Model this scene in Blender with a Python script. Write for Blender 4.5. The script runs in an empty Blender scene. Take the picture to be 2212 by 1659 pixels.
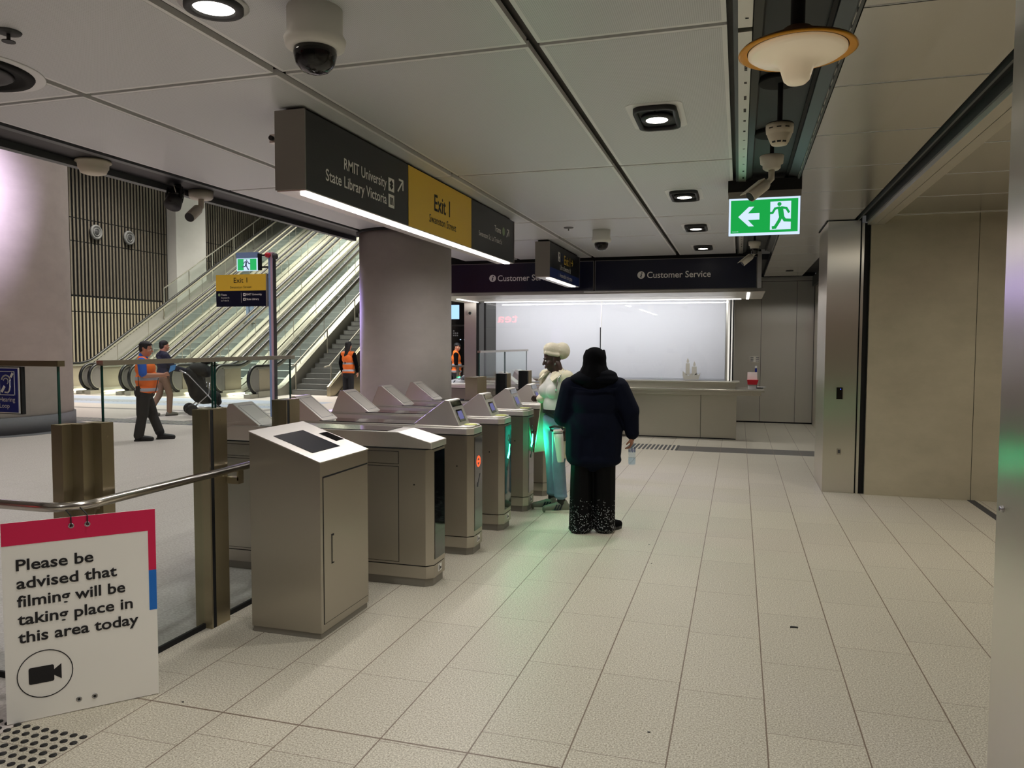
import bpy, bmesh, math, random
from mathutils import Vector, Matrix
random.seed(7)
SC = bpy.context.scene
COL = SC.collection

# ------------------------------------------------------------------ camera
CAM_H = 1.71
cam_d = bpy.data.cameras.new('camera'); cam = bpy.data.objects.new('camera', cam_d); COL.objects.link(cam)
cam_d.sensor_width = 36.0; cam_d.sensor_fit = 'HORIZONTAL'; cam_d.lens = 1646.0 / 2212.0 * 36.0
cam_d.clip_start = 0.05; cam_d.clip_end = 200
PITCH, ROLL, YAW = 0.05438, 0.00292, 0.28919
_A = Matrix(((math.cos(YAW), math.sin(YAW), 0), (-math.sin(YAW), math.cos(YAW), 0), (0, 0, 1)))
_B = Matrix(((1, 0, 0), (0, 0, -1), (0, 1, 0)))
_P = Matrix(((1, 0, 0), (0, math.cos(PITCH), -math.sin(PITCH)), (0, math.sin(PITCH), math.cos(PITCH))))
_Q = Matrix(((math.cos(ROLL), -math.sin(ROLL), 0), (math.sin(ROLL), math.cos(ROLL), 0), (0, 0, 1)))
_M = _Q @ _P @ _B @ _A                     # rows: right, down, forward
_R = Matrix((_M[0], -Vector(_M[1]), -Vector(_M[2]))).transposed()
cam.matrix_world = Matrix.Translation((0, 0, CAM_H)) @ _R.to_4x4()
SC.camera = cam

# ------------------------------------------------------------------ view, world
SC.view_settings.view_transform = 'Standard'; SC.view_settings.look = 'None'
SC.view_settings.gamma = 1.0; SC.view_settings.use_curve_mapping = False
SC.view_settings.exposure = 0.17
SC.cycles.use_denoising = True
SC.cycles.max_bounces = 10; SC.cycles.diffuse_bounces = 4; SC.cycles.glossy_bounces = 5
SC.cycles.transparent_max_bounces = 24; SC.cycles.transmission_bounces = 6
SC.cycles.sample_clamp_indirect = 6.0
SC.cycles.caustics_reflective = False; SC.cycles.caustics_refractive = False
w = bpy.data.worlds.new('station_air'); SC.world = w; w.use_nodes = True
w.node_tree.nodes['Background'].inputs[0].default_value = (0.9, 0.88, 0.85, 1)
w.node_tree.nodes['Background'].inputs[1].default_value = 0.05

# ------------------------------------------------------------------ lamps (all belong to fixtures of the station)
def lamp_area(loc, size, power, color=(1, .98, .94), rot=(0, 0, 0), sizey=None, spread=math.pi):
    l = bpy.data.lights.new('fixture_light', 'AREA'); l.energy = power; l.color = color
    l.shape = 'RECTANGLE' if sizey else 'SQUARE'; l.size = size
    if sizey: l.size_y = sizey
    l.spread = spread
    o = bpy.data.objects.new('fixture_light', l); o.location = loc; o.rotation_euler = rot; COL.objects.link(o); return o
def lamp_spot(loc, power, angle=110, blend=.6, color=(1, .98, .95), radius=.05):
    l = bpy.data.lights.new('downlight_lamp', 'SPOT'); l.energy = power; l.color = color
    l.spot_size = math.radians(angle); l.spot_blend = blend; l.shadow_soft_size = radius
    o = bpy.data.objects.new('downlight_lamp', l); o.location = loc; COL.objects.link(o); return o
def aim(o, target):
    o.rotation_euler = (Vector(target) - o.location).to_track_quat('-Z', 'Y').to_euler(); return o
# downlights over the walkway (the four in view and those of the same row behind the camera)
DL = [(-.506, 4.806), (-.515, 7.384), (-.518, 9.45), (-.524, 11.43)]
for (x, y) in DL + [(-.506, 2.26), (-.506, -.3), (-.506, -2.9)]:
    lamp_spot((x, y, 3.04), 62, 125, .7)
lamp_spot((-2.105, 2.74, 3.06), 55, 130, .7)
lamp_spot((-2.105, .2, 3.06), 55, 130, .7)
# linear lamps under the two hanging signs
lamp_area((-2.52, 6.15, 2.585), .04, 36, (1, .96, .95), (0, 0, 0), 4.1)
lamp_area((-2.52, 11.07, 2.57), .04, 16, (1, .97, .95), (0, 0, 0), 1.8)
# concourse lights on its high roof, and the lamp rows over the escalators
for (x, y, p) in ((-8, 6, 150), (-13.5, 11, 230), (-8.5, 15, 170), (-18, 16, 220)):
    lamp_area((x, y, 10.3), 2.6, p, (1, .95, .93), spread=math.radians(110))
for (x, y) in ((-19.5, 23), (-15.5, 23), (-19, 30), (-15.5, 30)):
    lamp_area((x, y, 10.4), 2.2, 430, (1, .96, .85), spread=math.radians(95))
# purple wash on the concourse columns
aim(lamp_area((-11.6, 7.2, 6.2), .7, 130, (.82, .68, 1), spread=math.radians(52)), (-13.9, 10.4, 3.6))
aim(lamp_area((-6.4, 10.3, 2.6), .4, 26, (.52, .38, 1), spread=math.radians(70)), (-4.5, 9.2, 1.2))
for yg in (6.68, 7.50): lamp_area((-2.0, yg, .71), .05, 2.2, (.02, 1, .42), (0, math.radians(-90), 0), .12)
# canopy lamp of the service counter, lobby lamp behind the right opening
lamp_area((-2.4, 13.5, 2.485), 4.6, 34, (1, .985, .98), (math.radians(30), 0, 0), .03)
lamp_area((-2.5, 15.8, 2.95), 4.2, 165, (1, .985, .98), (math.radians(-12), 0, 0), .8)      # lights of the closed office behind the blinds
lamp_area((2.9, 6.4, 3.05), .5, 40, (1, .93, .80))
# waiting space behind the counter's left side
lamp_area((-7.5, 19, 3.0), 1.2, 60, (.9, .92, 1))
# ------------------------------------------------------------------ colour helper
def s2l(c):
    return tuple(((v / 255) / 12.92 if v / 255 <= .04045 else ((v / 255 + .055) / 1.055) ** 2.4) for v in c)
def N(nt, t, **kw):
    n = nt.nodes.new(t)
    for k, v in kw.items(): setattr(n, k, v)
    return n
MATS = {}
def mat(name, rgb, rough=.6, metal=0.0, spec=.5, emit=None, estr=0, aniso=0, coat=0, noise=0, nscale=30, bump=0, bscale=200):
    m = bpy.data.materials.new(name); m.use_nodes = True; nt = m.node_tree
    b = nt.nodes['Principled BSDF']; c = (*s2l(rgb), 1)
    b.inputs['Base Color'].default_value = c; b.inputs['Roughness'].default_value = rough
    b.inputs['Metallic'].default_value = metal; b.inputs['Specular IOR Level'].default_value = spec
    if coat: b.inputs['Coat Weight'].default_value = coat; b.inputs['Coat Roughness'].default_value = .08
    if emit: b.inputs['Emission Color'].default_value = (*s2l(emit), 1); b.inputs['Emission Strength'].default_value = estr
    if aniso: b.inputs['Anisotropic'].default_value = aniso
    if noise or bump:
        tc = N(nt, 'ShaderNodeTexCoord')
        if noise:
            n1 = N(nt, 'ShaderNodeTexNoise'); n1.inputs['Scale'].default_value = nscale; n1.inputs['Detail'].default_value = 5
            mx = N(nt, 'ShaderNodeMix', data_type='RGBA'); mx.inputs['A'].default_value = tuple(v * (1 - noise) for v in c[:3]) + (1,)
            mx.inputs['B'].default_value = tuple(min(1, v * (1 + noise)) for v in c[:3]) + (1,)
            nt.links.new(tc.outputs['Object'], n1.inputs['Vector']); nt.links.new(n1.outputs['Fac'], mx.inputs['Factor'])
            nt.links.new(mx.outputs['Result'], b.inputs['Base Color'])
        if bump:
            n2 = N(nt, 'ShaderNodeTexNoise'); n2.inputs['Scale'].default_value = bscale
            bp = N(nt, 'ShaderNodeBump'); bp.inputs['Strength'].default_value = bump; bp.inputs['Distance'].default_value = .01
            nt.links.new(tc.outputs['Object'], n2.inputs['Vector']); nt.links.new(n2.outputs['Fac'], bp.inputs['Height'])
            nt.links.new(bp.outputs['Normal'], b.inputs['Normal'])
    MATS[name] = m; return m
def brushed(name, rgb, rough=.32, streak=(60, 60, 1.5), var=.12, wav=0, aniso=.0, metal=1.0):
    """brushed metal: fine streaks stretched along one axis; wav adds the slow buckle of sheet steel"""
    m = bpy.data.materials.new(name); m.use_nodes = True; nt = m.node_tree; b = nt.nodes['Principled BSDF']
    b.inputs['Metallic'].default_value = metal; c = s2l(rgb)
    b.inputs['Anisotropic'].default_value = aniso; b.inputs['Anisotropic Rotation'].default_value = 0.0
    tc = N(nt, 'ShaderNodeTexCoord'); mp = N(nt, 'ShaderNodeMapping'); mp.inputs['Scale'].default_value = streak
    n1 = N(nt, 'ShaderNodeTexNoise'); n1.inputs['Scale'].default_value = 9; n1.inputs['Detail'].default_value = 4
    nt.links.new(tc.outputs['Object'], mp.inputs['Vector']); nt.links.new(mp.outputs['Vector'], n1.inputs['Vector'])
    mx = N(nt, 'ShaderNodeMix', data_type='RGBA')
    mx.inputs['A'].default_value = tuple(v * (1 - var) for v in c) + (1,); mx.inputs['B'].default_value = tuple(min(1, v * (1 + var)) for v in c) + (1,)
    nt.links.new(n1.outputs['Fac'], mx.inputs['Factor']); nt.links.new(mx.outputs['Result'], b.inputs['Base Color'])
    mr = N(nt, 'ShaderNodeMapRange'); mr.inputs['To Min'].default_value = rough * .95; mr.inputs['To Max'].default_value = rough * 1.05
    nt.links.new(n1.outputs['Fac'], mr.inputs['Value']); nt.links.new(mr.outputs['Result'], b.inputs['Roughness'])
    if wav:
        n2 = N(nt, 'ShaderNodeTexNoise'); n2.inputs['Scale'].default_value = 1.6; n2.inputs['Detail'].default_value = 1
        bp = N(nt, 'ShaderNodeBump'); bp.inputs['Strength'].default_value = wav; bp.inputs['Distance'].default_value = .05
        nt.links.new(tc.outputs['Object'], n2.inputs['Vector']); nt.links.new(n2.outputs['Fac'], bp.inputs['Height'])
        nt.links.new(bp.outputs['Normal'], b.inputs['Normal'])
    MATS[name] = m; return m
def glass(name, tint=(.93, .97, .96), ior=1.45, rough=0.0, boost=1.0):
    """thin pane: mostly clear, mirror reflections growing at grazing angles"""
    m = bpy.data.materials.new(name); m.use_nodes = True; nt = m.node_tree; nt.nodes.clear()
    out = N(nt, 'ShaderNodeOutputMaterial'); mx = N(nt, 'ShaderNodeMixShader'); tr = N(nt, 'ShaderNodeBsdfTransparent')
    gl = N(nt, 'ShaderNodeBsdfGlossy'); fr = N(nt, 'ShaderNodeFresnel'); fr.inputs['IOR'].default_value = ior
    tr.inputs['Color'].default_value = (*tint, 1); gl.inputs['Roughness'].default_value = rough; gl.inputs['Color'].default_value = (boost, boost, boost, 1)
    ge = N(nt, 'ShaderNodeNewGeometry'); sb = N(nt, 'ShaderNodeMath', operation='SUBTRACT'); sb.inputs[0].default_value = 1; nt.links.new(ge.outputs['Backfacing'], sb.inputs[1])
    mu = N(nt, 'ShaderNodeMath', operation='MULTIPLY'); nt.links.new(fr.outputs[0], mu.inputs[0]); nt.links.new(sb.outputs[0], mu.inputs[1])
    nt.links.new(mu.outputs[0], mx.inputs[0]); nt.links.new(tr.outputs[0], mx.inputs[1]); nt.links.new(gl.outputs[0], mx.inputs[2])
    nt.links.new(mx.outputs[0], out.inputs[0]); MATS[name] = m; return m
def emis(name, rgb, strength):
    m = bpy.data.materials.new(name); m.use_nodes = True; nt = m.node_tree; nt.nodes.clear()
    out = N(nt, 'ShaderNodeOutputMaterial'); e = N(nt, 'ShaderNodeEmission')
    e.inputs[0].default_value = (*s2l(rgb), 1); e.inputs[1].default_value = strength
    nt.links.new(e.outputs[0], out.inputs[0]); MATS[name] = m; return m
class _M_:
    def __getitem__(self, k): return MATS[k]
Mt = _M_()

brushed('steel', (184, 178, 167), .36, (60, 60, 1.2), .02, aniso=1.0)
brushed('steel_h', (196, 190, 180), .30, (1.5, 1.5, 60), .08)
brushed('steel_light', (226, 222, 214), .42, (40, 40, 3), .05)
brushed('steel_wall', (226, 222, 212), .38, (50, 50, 1.2), .02, wav=.12, aniso=1.0, metal=.72)
brushed('steel_post', (214, 209, 198), .36, (60, 60, 1.2), .02, wav=.03, aniso=1.0, metal=.9)
brushed('steel_jamb', (236, 233, 228), .36, (60, 60, 1.2), .02, wav=.02, aniso=1.0)
brushed('steel_counter', (184, 180, 168), .3, (1.5, 60, 60), .06)
brushed('bronze_steel', (182, 172, 146), .36, (60, 60, 1.2), .03, aniso=1.0)
brushed('tube_steel', (196, 190, 182), .2, (2, 2, 2), .05)
mat('escalator_steel', (174, 171, 156), .34, metal=.4)
mat('end_cap_metal', (146, 142, 136), .45, metal=.2)
mat('black', (14, 14, 16), .5); mat('matte_black', (10, 10, 11), .85); mat('gloss_black', (7, 8, 10), .06, coat=.5)
mat('dark_gap', (22, 22, 24), .8); mat('dark_grey', (60, 60, 62), .6); mat('grey', (120, 120, 120), .6)
mat('white', (240, 238, 232), .45); mat('off_white', (214, 208, 194), .5); mat('cream_plastic', (222, 212, 190), .45)
mat('rubber', (18, 18, 18), .45); mat('screen_dark', (30, 36, 42), .12, coat=.6)
mat('sign_dark', (36, 38, 42), .38); mat('sign_yellow', (244, 202, 66), .42); mat('sign_navy', (12, 16, 42), .3)
mat('sign_blue', (16, 46, 120), .4); mat('sign_white', (250, 249, 244), .5); mat('sign_text_grey', (236, 234, 230), .5)
mat('sign_ink', (16, 14, 20), .5); mat('tram_green', (150, 176, 132), .5)
mat('board_white', (250, 246, 238), .55); mat('board_pink', (220, 26, 82), .5); mat('board_blue', (18, 112, 206), .5)
mat('hearing_blue', (14, 40, 128), .4); mat('pad_green', (214, 220, 120), .4)
mat('orange_lamp', (246, 170, 20), .4); mat('orange_shaded', (96, 62, 24), .6); mat('lamp_white', (250, 242, 226), .35, coat=.2, emit=(255, 226, 180), estr=.16)
mat('trough', (52, 56, 58), .6); mat('trough_rail', (92, 96, 98), .45, metal=.4); mat('soffit_black', (10, 10, 14), .5)
mat('ceiling_gap', (100, 98, 96), .6)
mat('plinth_grey', (112, 112, 114), .7, noise=.15); mat('gate_plinth', (140, 135, 126), .5, metal=.4)
mat('gate_top', (24, 22, 24), .06, coat=.7); mat('lock_metal', (180, 180, 182), .25, metal=1)
mat('red_plastic', (190, 24, 40), .35); mat('yellow_sticker', (226, 190, 40), .5); mat('step_grey', (176, 182, 180), .55, metal=.1, noise=.12, nscale=8)
mat('riser_grey', (128, 134, 132), .6, metal=.1)
mat('glass_edge', (18, 66, 58), .1, coat=.5); mat('candle_film', (196, 192, 178), .7)
mat('concrete_step', (120, 122, 118), .8, noise=.1); mat('pole_blue', (140, 168, 214), .35); mat('pole_pink', (206, 176, 190), .35)
glass('pane'); glass('counter_glass', (.96, .97, .97), 1.5, 0, 1.0); glass('dome_glass', (.12, .12, .13), 1.5); glass('water', (.86, .92, .97), 1.4)
glass('escalator_glass', (.965, .985, .97), 1.3, .03)
emis('led', (255, 246, 244), 7); emis('led_soft', (255, 250, 246), 3.0); emis('down_glow', (255, 246, 232), 9)
emis('exit_green', (30, 172, 76), .82); emis('exit_white', (206, 226, 250), 1.0); emis('exit_green_far', (52, 190, 106), .8)
emis('gate_green', (40, 255, 160), 34); emis('gate_red', (255, 90, 50), 1.6); emis('screen_blue', (160, 200, 250), 1.3)
emis('reader_screen', (120, 120, 170), .7); emis('neon', (255, 40, 60), 26); emis('blue_led', (60, 90, 255), 4); emis('skirt_led', (255, 244, 214), 6)
def blind_mat():
    m = bpy.data.materials.new('blind'); m.use_nodes = True; nt = m.node_tree; nt.nodes.clear(); out = N(nt, 'ShaderNodeOutputMaterial'); mx = N(nt, 'ShaderNodeMixShader'); d = N(nt, 'ShaderNodeBsdfDiffuse'); t = N(nt, 'ShaderNodeBsdfTranslucent')
    for q in (d, t): q.inputs[0].default_value = (*s2l((232, 232, 236)), 1)
    mx.inputs[0].default_value = .45; nt.links.new(d.outputs[0], mx.inputs[1]); nt.links.new(t.outputs[0], mx.inputs[2]); nt.links.new(mx.outputs[0], out.inputs[0]); MATS['blind'] = m
blind_mat()
# rough-cast concretes
def concrete(name, rgb, var, scale, rough=.75):
    m = bpy.data.materials.new(name); m.use_nodes = True; nt = m.node_tree; b = nt.nodes['Principled BSDF']; c = s2l(rgb)
    tc = N(nt, 'ShaderNodeTexCoord'); mp = N(nt, 'ShaderNodeMapping'); mp.inputs['Scale'].default_value = (1, 1, 1.6)
    n1 = N(nt, 'ShaderNodeTexNoise'); n1.inputs['Scale'].default_value = scale; n1.inputs['Detail'].default_value = 9; n1.inputs['Roughness'].default_value = .65
    mx = N(nt, 'ShaderNodeMix', data_type='RGBA'); mx.inputs['A'].default_value = tuple(v * (1 - var) for v in c) + (1,); mx.inputs['B'].default_value = tuple(min(1, v * (1 + var)) for v in c) + (1,)
    nt.links.new(tc.outputs['Object'], mp.inputs['Vector']); nt.links.new(mp.outputs['Vector'], n1.inputs['Vector']); nt.links.new(n1.outputs['Fac'], mx.inputs['Factor'])
    nt.links.new(mx.outputs['Result'], b.inputs['Base Color']); b.inputs['Roughness'].default_value = rough
    MATS[name] = m
concrete('column_concrete', (196, 188, 180), .18, 2.2); concrete('lobby_concrete', (182, 172, 150), .3, 1.6); concrete('pilaster_concrete', (206, 204, 200), .1, 1.0)
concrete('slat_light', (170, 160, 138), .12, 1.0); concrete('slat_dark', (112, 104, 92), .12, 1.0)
# ceiling metal: fine perforation as tiny darker dots
def ceiling_mat(name, rgb, rough, metal):
    m = bpy.data.materials.new(name); m.use_nodes = True; nt = m.node_tree; b = nt.nodes['Principled BSDF']; c = s2l(rgb)
    tc = N(nt, 'ShaderNodeTexCoord'); v = N(nt, 'ShaderNodeTexVoronoi'); v.inputs['Scale'].default_value = 110; v.inputs['Randomness'].default_value = 0.0
    cr = N(nt, 'ShaderNodeMapRange'); cr.inputs['From Min'].default_value = .25; cr.inputs['From Max'].default_value = .4
    nt.links.new(tc.outputs['Object'], v.inputs['Vector']); nt.links.new(v.outputs['Distance'], cr.inputs['Value'])
    mx = N(nt, 'ShaderNodeMix', data_type='RGBA'); mx.inputs['A'].default_value = tuple(q * .72 for q in c) + (1,); mx.inputs['B'].default_value = (*c, 1)
    nt.links.new(cr.outputs['Result'], mx.inputs['Factor']); nt.links.new(mx.outputs['Result'], b.inputs['Base Color'])
    b.inputs['Roughness'].default_value = rough; b.inputs['Metallic'].default_value = metal; MATS[name] = m
ceiling_mat('ceiling_panel', (226, 228, 230), .42, .1)
brushed('ceiling_right', (238, 238, 238), .26, (1, 40, 40), .05, aniso=.3)
mat('ceiling_rim', (244, 244, 244), .42, metal=.1)
# floor: granite planks 0.4 x 0.78 with staggered ends, dark bands where the photo shows them
def floor_mat():
    m = bpy.data.materials.new('floor_stone'); m.use_nodes = True; nt = m.node_tree; b = nt.nodes['Principled BSDF']; L = nt.links.new
    tc = N(nt, 'ShaderNodeTexCoord'); sp = N(nt, 'ShaderNodeSeparateXYZ'); L(tc.outputs['Object'], sp.inputs[0])
    def mth(op, a, bb=None, c=None):
        n = N(nt, 'ShaderNodeMath', operation=op)
        for i, v in enumerate((a, bb, c)):
            if v is None: continue
            if isinstance(v, (int, float)): n.inputs[i].default_value = v
            else: L(v, n.inputs[i])
        return n.outputs[0]
    X, Y = sp.outputs[0], sp.outputs[1]
    u = mth('DIVIDE', mth('SUBTRACT', X, .146), .4); iu = mth('FLOOR', u); fu = mth('FRACT', u)
    wn = N(nt, 'ShaderNodeTexWhiteNoise', noise_dimensions='1D'); L(iu, wn.inputs['W'])
    v = mth('ADD', mth('DIVIDE', Y, .78), wn.outputs['Value']); fv = mth('FRACT', v); iv = mth('FLOOR', v)
    ju = mth('LESS_THAN', mth('MULTIPLY', mth('MINIMUM', fu, mth('SUBTRACT', 1, fu)), .4), .0032)
    jv = mth('LESS_THAN', mth('MULTIPLY', mth('MINIMUM', fv, mth('SUBTRACT', 1, fv)), .78), .0020)
    jb = mth('LESS_THAN', mth('ABSOLUTE', mth('SUBTRACT', Y, 2.91)), .005)
    joint = mth('MAXIMUM', mth('MAXIMUM', ju, mth('MULTIPLY', jv, .8)), jb)
    # speckle
    n1 = N(nt, 'ShaderNodeTexNoise'); n1.inputs['Scale'].default_value = 130; n1.inputs['Detail'].default_value = 3; n1.inputs['Roughness'].default_value = .7
    L(tc.outputs['Object'], n1.inputs['Vector'])
    cr = N(nt, 'ShaderNodeValToRGB'); e = cr.color_ramp.elements
    e[0].position = .36; e[0].color = (*s2l((156, 146, 124)), 1); e[1].position = .63; e[1].color = (*s2l((228, 222, 204)), 1)
    L(n1.outputs['Fac'], cr.inputs['Fac'])
    wn2 = N(nt, 'ShaderNodeTexWhiteNoise', noise_dimensions='2D'); cv = N(nt, 'ShaderNodeCombineXYZ'); L(iu, cv.inputs[0]); L(iv, cv.inputs[1]); L(cv.outputs[0], wn2.inputs['Vector'])
    n2 = N(nt, 'ShaderNodeTexNoise'); n2.inputs['Scale'].default_value = 1.3; n2.inputs['Detail'].default_value = 3; L(tc.outputs['Object'], n2.inputs['Vector'])
    tone = mth('ADD', .90, mth('ADD', mth('MULTIPLY', wn2.outputs['Value'], .07), mth('MULTIPLY', n2.outputs['Fac'], .08)))
    hs = N(nt, 'ShaderNodeHueSaturation'); L(tone, hs.inputs['Value']); L(cr.outputs['Color'], hs.inputs['Color'])
    def rect(x0, x1, y0, y1):
        a = mth('MULTIPLY', mth('GREATER_THAN', X, x0), mth('LESS_THAN', X, x1))
        return mth('MULTIPLY', a, mth('MULTIPLY', mth('GREATER_THAN', Y, y0), mth('LESS_THAN', Y, y1)))
    def mixc(fac, a, col):
        mx = N(nt, 'ShaderNodeMix', data_type='RGBA'); L(fac, mx.inputs['Factor']); L(a, mx.inputs['A'])
        if isinstance(col, tuple): mx.inputs['B'].default_value = (*s2l(col), 1)
        else: L(col, mx.inputs['B'])
        return mx.outputs['Result']
    con = mth('MULTIPLY', mth('LESS_THAN', X, -3.06), 1.0)            # concourse stone is cooler
    c0 = hs.outputs['Color']
    n3 = N(nt, 'ShaderNodeTexNoise'); n3.inputs['Scale'].default_value = 60; L(tc.outputs['Object'], n3.inputs['Vector'])
    cr3 = N(nt, 'ShaderNodeValToRGB'); e = cr3.color_ramp.elements
    e[0].position = .35; e[0].color = (*s2l((196, 186, 178)), 1); e[1].position = .65; e[1].color = (*s2l((222, 213, 206)), 1); L(n3.outputs['Fac'], cr3.inputs['Fac'])
    c0 = mixc(con, c0, cr3.outputs['Color'])
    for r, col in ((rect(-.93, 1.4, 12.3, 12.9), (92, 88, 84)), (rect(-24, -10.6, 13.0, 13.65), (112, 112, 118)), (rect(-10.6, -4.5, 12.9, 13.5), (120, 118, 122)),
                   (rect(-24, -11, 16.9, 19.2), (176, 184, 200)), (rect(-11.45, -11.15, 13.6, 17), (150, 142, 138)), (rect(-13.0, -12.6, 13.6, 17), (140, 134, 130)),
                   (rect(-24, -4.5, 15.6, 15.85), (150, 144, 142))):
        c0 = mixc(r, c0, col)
    c0 = mixc(mth('MULTIPLY', joint, mth('SUBTRACT', 1, mth('MULTIPLY', con, .7))), c0, (124, 108, 92))
    L(c0, b.inputs['Base Color'])
    b.inputs['Roughness'].default_value = .42; b.inputs['Specular IOR Level'].default_value = .35
    MATS['floor_stone'] = m
floor_mat()

# ------------------------------------------------------------------ mesh building helpers
ORG = {}
class MB:
    def __init__(self): self.v = []; self.f = []; self.mi = []; self.sm = []; self.xf = None
    def P(self, p):
        p = Vector(p); return self.xf @ p if self.xf is not None else p
    def add(self, verts, faces, mi=0, smooth=False):
        o = len(self.v); self.v += [self.P(p) for p in verts]
        for f in faces: self.f.append([i + o for i in f]); self.mi.append(mi); self.sm.append(smooth)
    def box(self, x0, x1, y0, y1, z0, z1, mi=0):
        self.add([(x0, y0, z0), (x1, y0, z0), (x1, y1, z0), (x0, y1, z0), (x0, y0, z1), (x1, y0, z1), (x1, y1, z1), (x0, y1, z1)],
                 [(0, 3, 2, 1), (4, 5, 6, 7), (0, 1, 5, 4), (1, 2, 6, 5), (2, 3, 7, 6), (3, 0, 4, 7)], mi)
    def prism(self, poly, f0, f1, mi=0, smooth=False):
        """poly: 2D points; f0, f1: functions (a, b) -> 3D point of the two end faces"""
        n = len(poly); vs = [f0(*p) for p in poly] + [f1(*p) for p in poly]
        fs = [list(range(n))[::-1], list(range(n, 2 * n))]
        self.add(vs, fs, mi, False)
        self.add(vs, [(i, (i + 1) % n, n + (i + 1) % n, n + i) for i in range(n)], mi, smooth)
    def prism_z(self, poly, z0, z1, mi=0, smooth=False): self.prism(poly, lambda a, b: (a, b, z0), lambda a, b: (a, b, z1), mi, smooth)
    def prism_y(self, poly, y0, y1, mi=0): self.prism(poly, lambda a, b: (a, y0, b), lambda a, b: (a, y1, b), mi)
    def prism_x(self, poly, x0, x1, mi=0): self.prism(poly, lambda a, b: (x0, a, b), lambda a, b: (x1, a, b), mi)
    def lathe(self, prof, c, n=28, mi=0, axis='z', smooth=True):
        c = Vector(c); vs = []; fs = []
        for r, h in prof:
            for k in range(n):
                a = 2 * math.pi * k / n; ca, sa = r * math.cos(a), r * math.sin(a)
                vs.append(c + (Vector((ca, sa, h)) if axis == 'z' else Vector((ca, h, sa)) if axis == 'y' else Vector((h, ca, sa))))
        for i in range(len(prof) - 1):
            for k in range(n):
                a, b = i * n + k, i * n + (k + 1) % n; fs.append((a, b, b + n, a + n))
        self.add(vs, fs, mi, smooth)
        m = len(prof)
        if prof[0][0] > 1e-4: self.add(vs[:n], [list(range(n))[::-1]], mi)
        if prof[-1][0] > 1e-4: self.add(vs[-n:], [list(range(n))], mi)
    def tube(self, pts, r, n=10, mi=0, caps=True, flat=1.0):
        pts = [Vector(p) for p in pts]; rs = r if isinstance(r, (list, tuple)) else [r] * len(pts)
        vs = []; fs = []; up = None
        for i, p in enumerate(pts):
            t = (pts[min(i + 1, len(pts) - 1)] - pts[max(i - 1, 0)]).normalized()
            if up is None: up = Vector((0, 0, 1)) if abs(t.z) < .9 else Vector((0, 1, 0))
            s = t.cross(up).normalized(); u = s.cross(t).normalized(); up = u
            for k in range(n):
                a = 2 * math.pi * k / n; vs.append(p + s * (rs[i] * math.cos(a)) + u * (rs[i] * flat * math.sin(a)))
        for i in range(len(pts) - 1):
            for k in range(n):
                a, b = i * n + k, i * n + (k + 1) % n; fs.append((a, b, b + n, a + n))
        self.add(vs, fs, mi, True)
        if caps: self.add(vs[:n], [list(range(n))[::-1]], mi); self.add(vs[-n:], [list(range(n))], mi)
    def bar(self, p0, p1, w, h, mi=0):
        """rectangular bar: w across (horizontal), h in height"""
        p0, p1 = Vector(p0), Vector(p1); t = (p1 - p0).normalized(); up = Vector((0, 0, 1)) if abs(t.z) < .98 else Vector((0, 1, 0))
        s = t.cross(up).normalized() * (w / 2); u = s.cross(t).normalized() * (h / 2)
        vs = [p0 - s - u, p0 + s - u, p0 + s + u, p0 - s + u, p1 - s - u, p1 + s - u, p1 + s + u, p1 - s + u]
        self.add(vs, [(0, 1, 2, 3), (7, 6, 5, 4), (0, 4, 5, 1), (1, 5, 6, 2), (2, 6, 7, 3), (3, 7, 4, 0)], mi)
    def sphere(self, c, r, n=14, mi=0):
        rx, ry, rz = r if isinstance(r, (tuple, list)) else (r, r, r); c = Vector(c); vs = []; fs = []; m = n // 2 + 1
        for i in range(m + 1):
            t = math.pi * i / m
            for k in range(n):
                a = 2 * math.pi * k / n; vs.append(c + Vector((rx * math.sin(t) * math.cos(a), ry * math.sin(t) * math.sin(a), rz * math.cos(t))))
        for i in range(m):
            for k in range(n):
                a, b = i * n + k, i * n + (k + 1) % n; fs.append((a, a + n, b + n, b))
        self.add(vs, fs, mi, True)
    def plate(self, polys, org, right, up, depth=.002, mi=0):
        org, right, up = Vector(org), Vector(right), Vector(up); nrm = right.cross(up).normalized() * depth
        for poly in polys: self.prism(poly, lambda a, b: org + right * a + up * b, lambda a, b: org + right * a + up * b + nrm, mi)
    def build(self, name, mats, parent=None, bevel=0, loc=None, seg=2):
        if not isinstance(mats, (list, tuple)): mats = [mats]
        if parent is not None: org = ORG[parent.name]
        elif loc is not None: org = Vector(loc)
        else:
            xs = [p.x for p in self.v]; ys = [p.y for p in self.v]; zs = [p.z for p in self.v]
            org = Vector(((min(xs) + max(xs)) / 2, (min(ys) + max(ys)) / 2, min(zs)))
        me = bpy.data.meshes.new(name); me.from_pydata([p - org for p in self.v], [], self.f)
        for m in mats: me.materials.append(Mt[m] if isinstance(m, str) else m)
        me.polygons.foreach_set('material_index', self.mi); me.polygons.foreach_set('use_smooth', self.sm)
        bm = bmesh.new(); bm.from_mesh(me); bmesh.ops.remove_doubles(bm, verts=bm.verts, dist=1e-5)
        bmesh.ops.recalc_face_normals(bm, faces=bm.faces); bm.to_mesh(me); bm.free()
        o = bpy.data.objects.new(name, me); COL.objects.link(o)
        if parent is not None: o.parent = parent
        else: o.location = org
        ORG[o.name] = org
        if bevel:
            md = o.modifiers.new('bevel', 'BEVEL'); md.width = bevel; md.segments = seg; md.limit_method = 'ANGLE'; md.angle_limit = math.radians(40)
        return o
def tag(o, label=None, cat=None, group=None, kind=None):
    if label: o['label'] = label
    if cat: o['category'] = cat
    if group: o['group'] = group
    if kind: o['kind'] = kind
    return o
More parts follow.
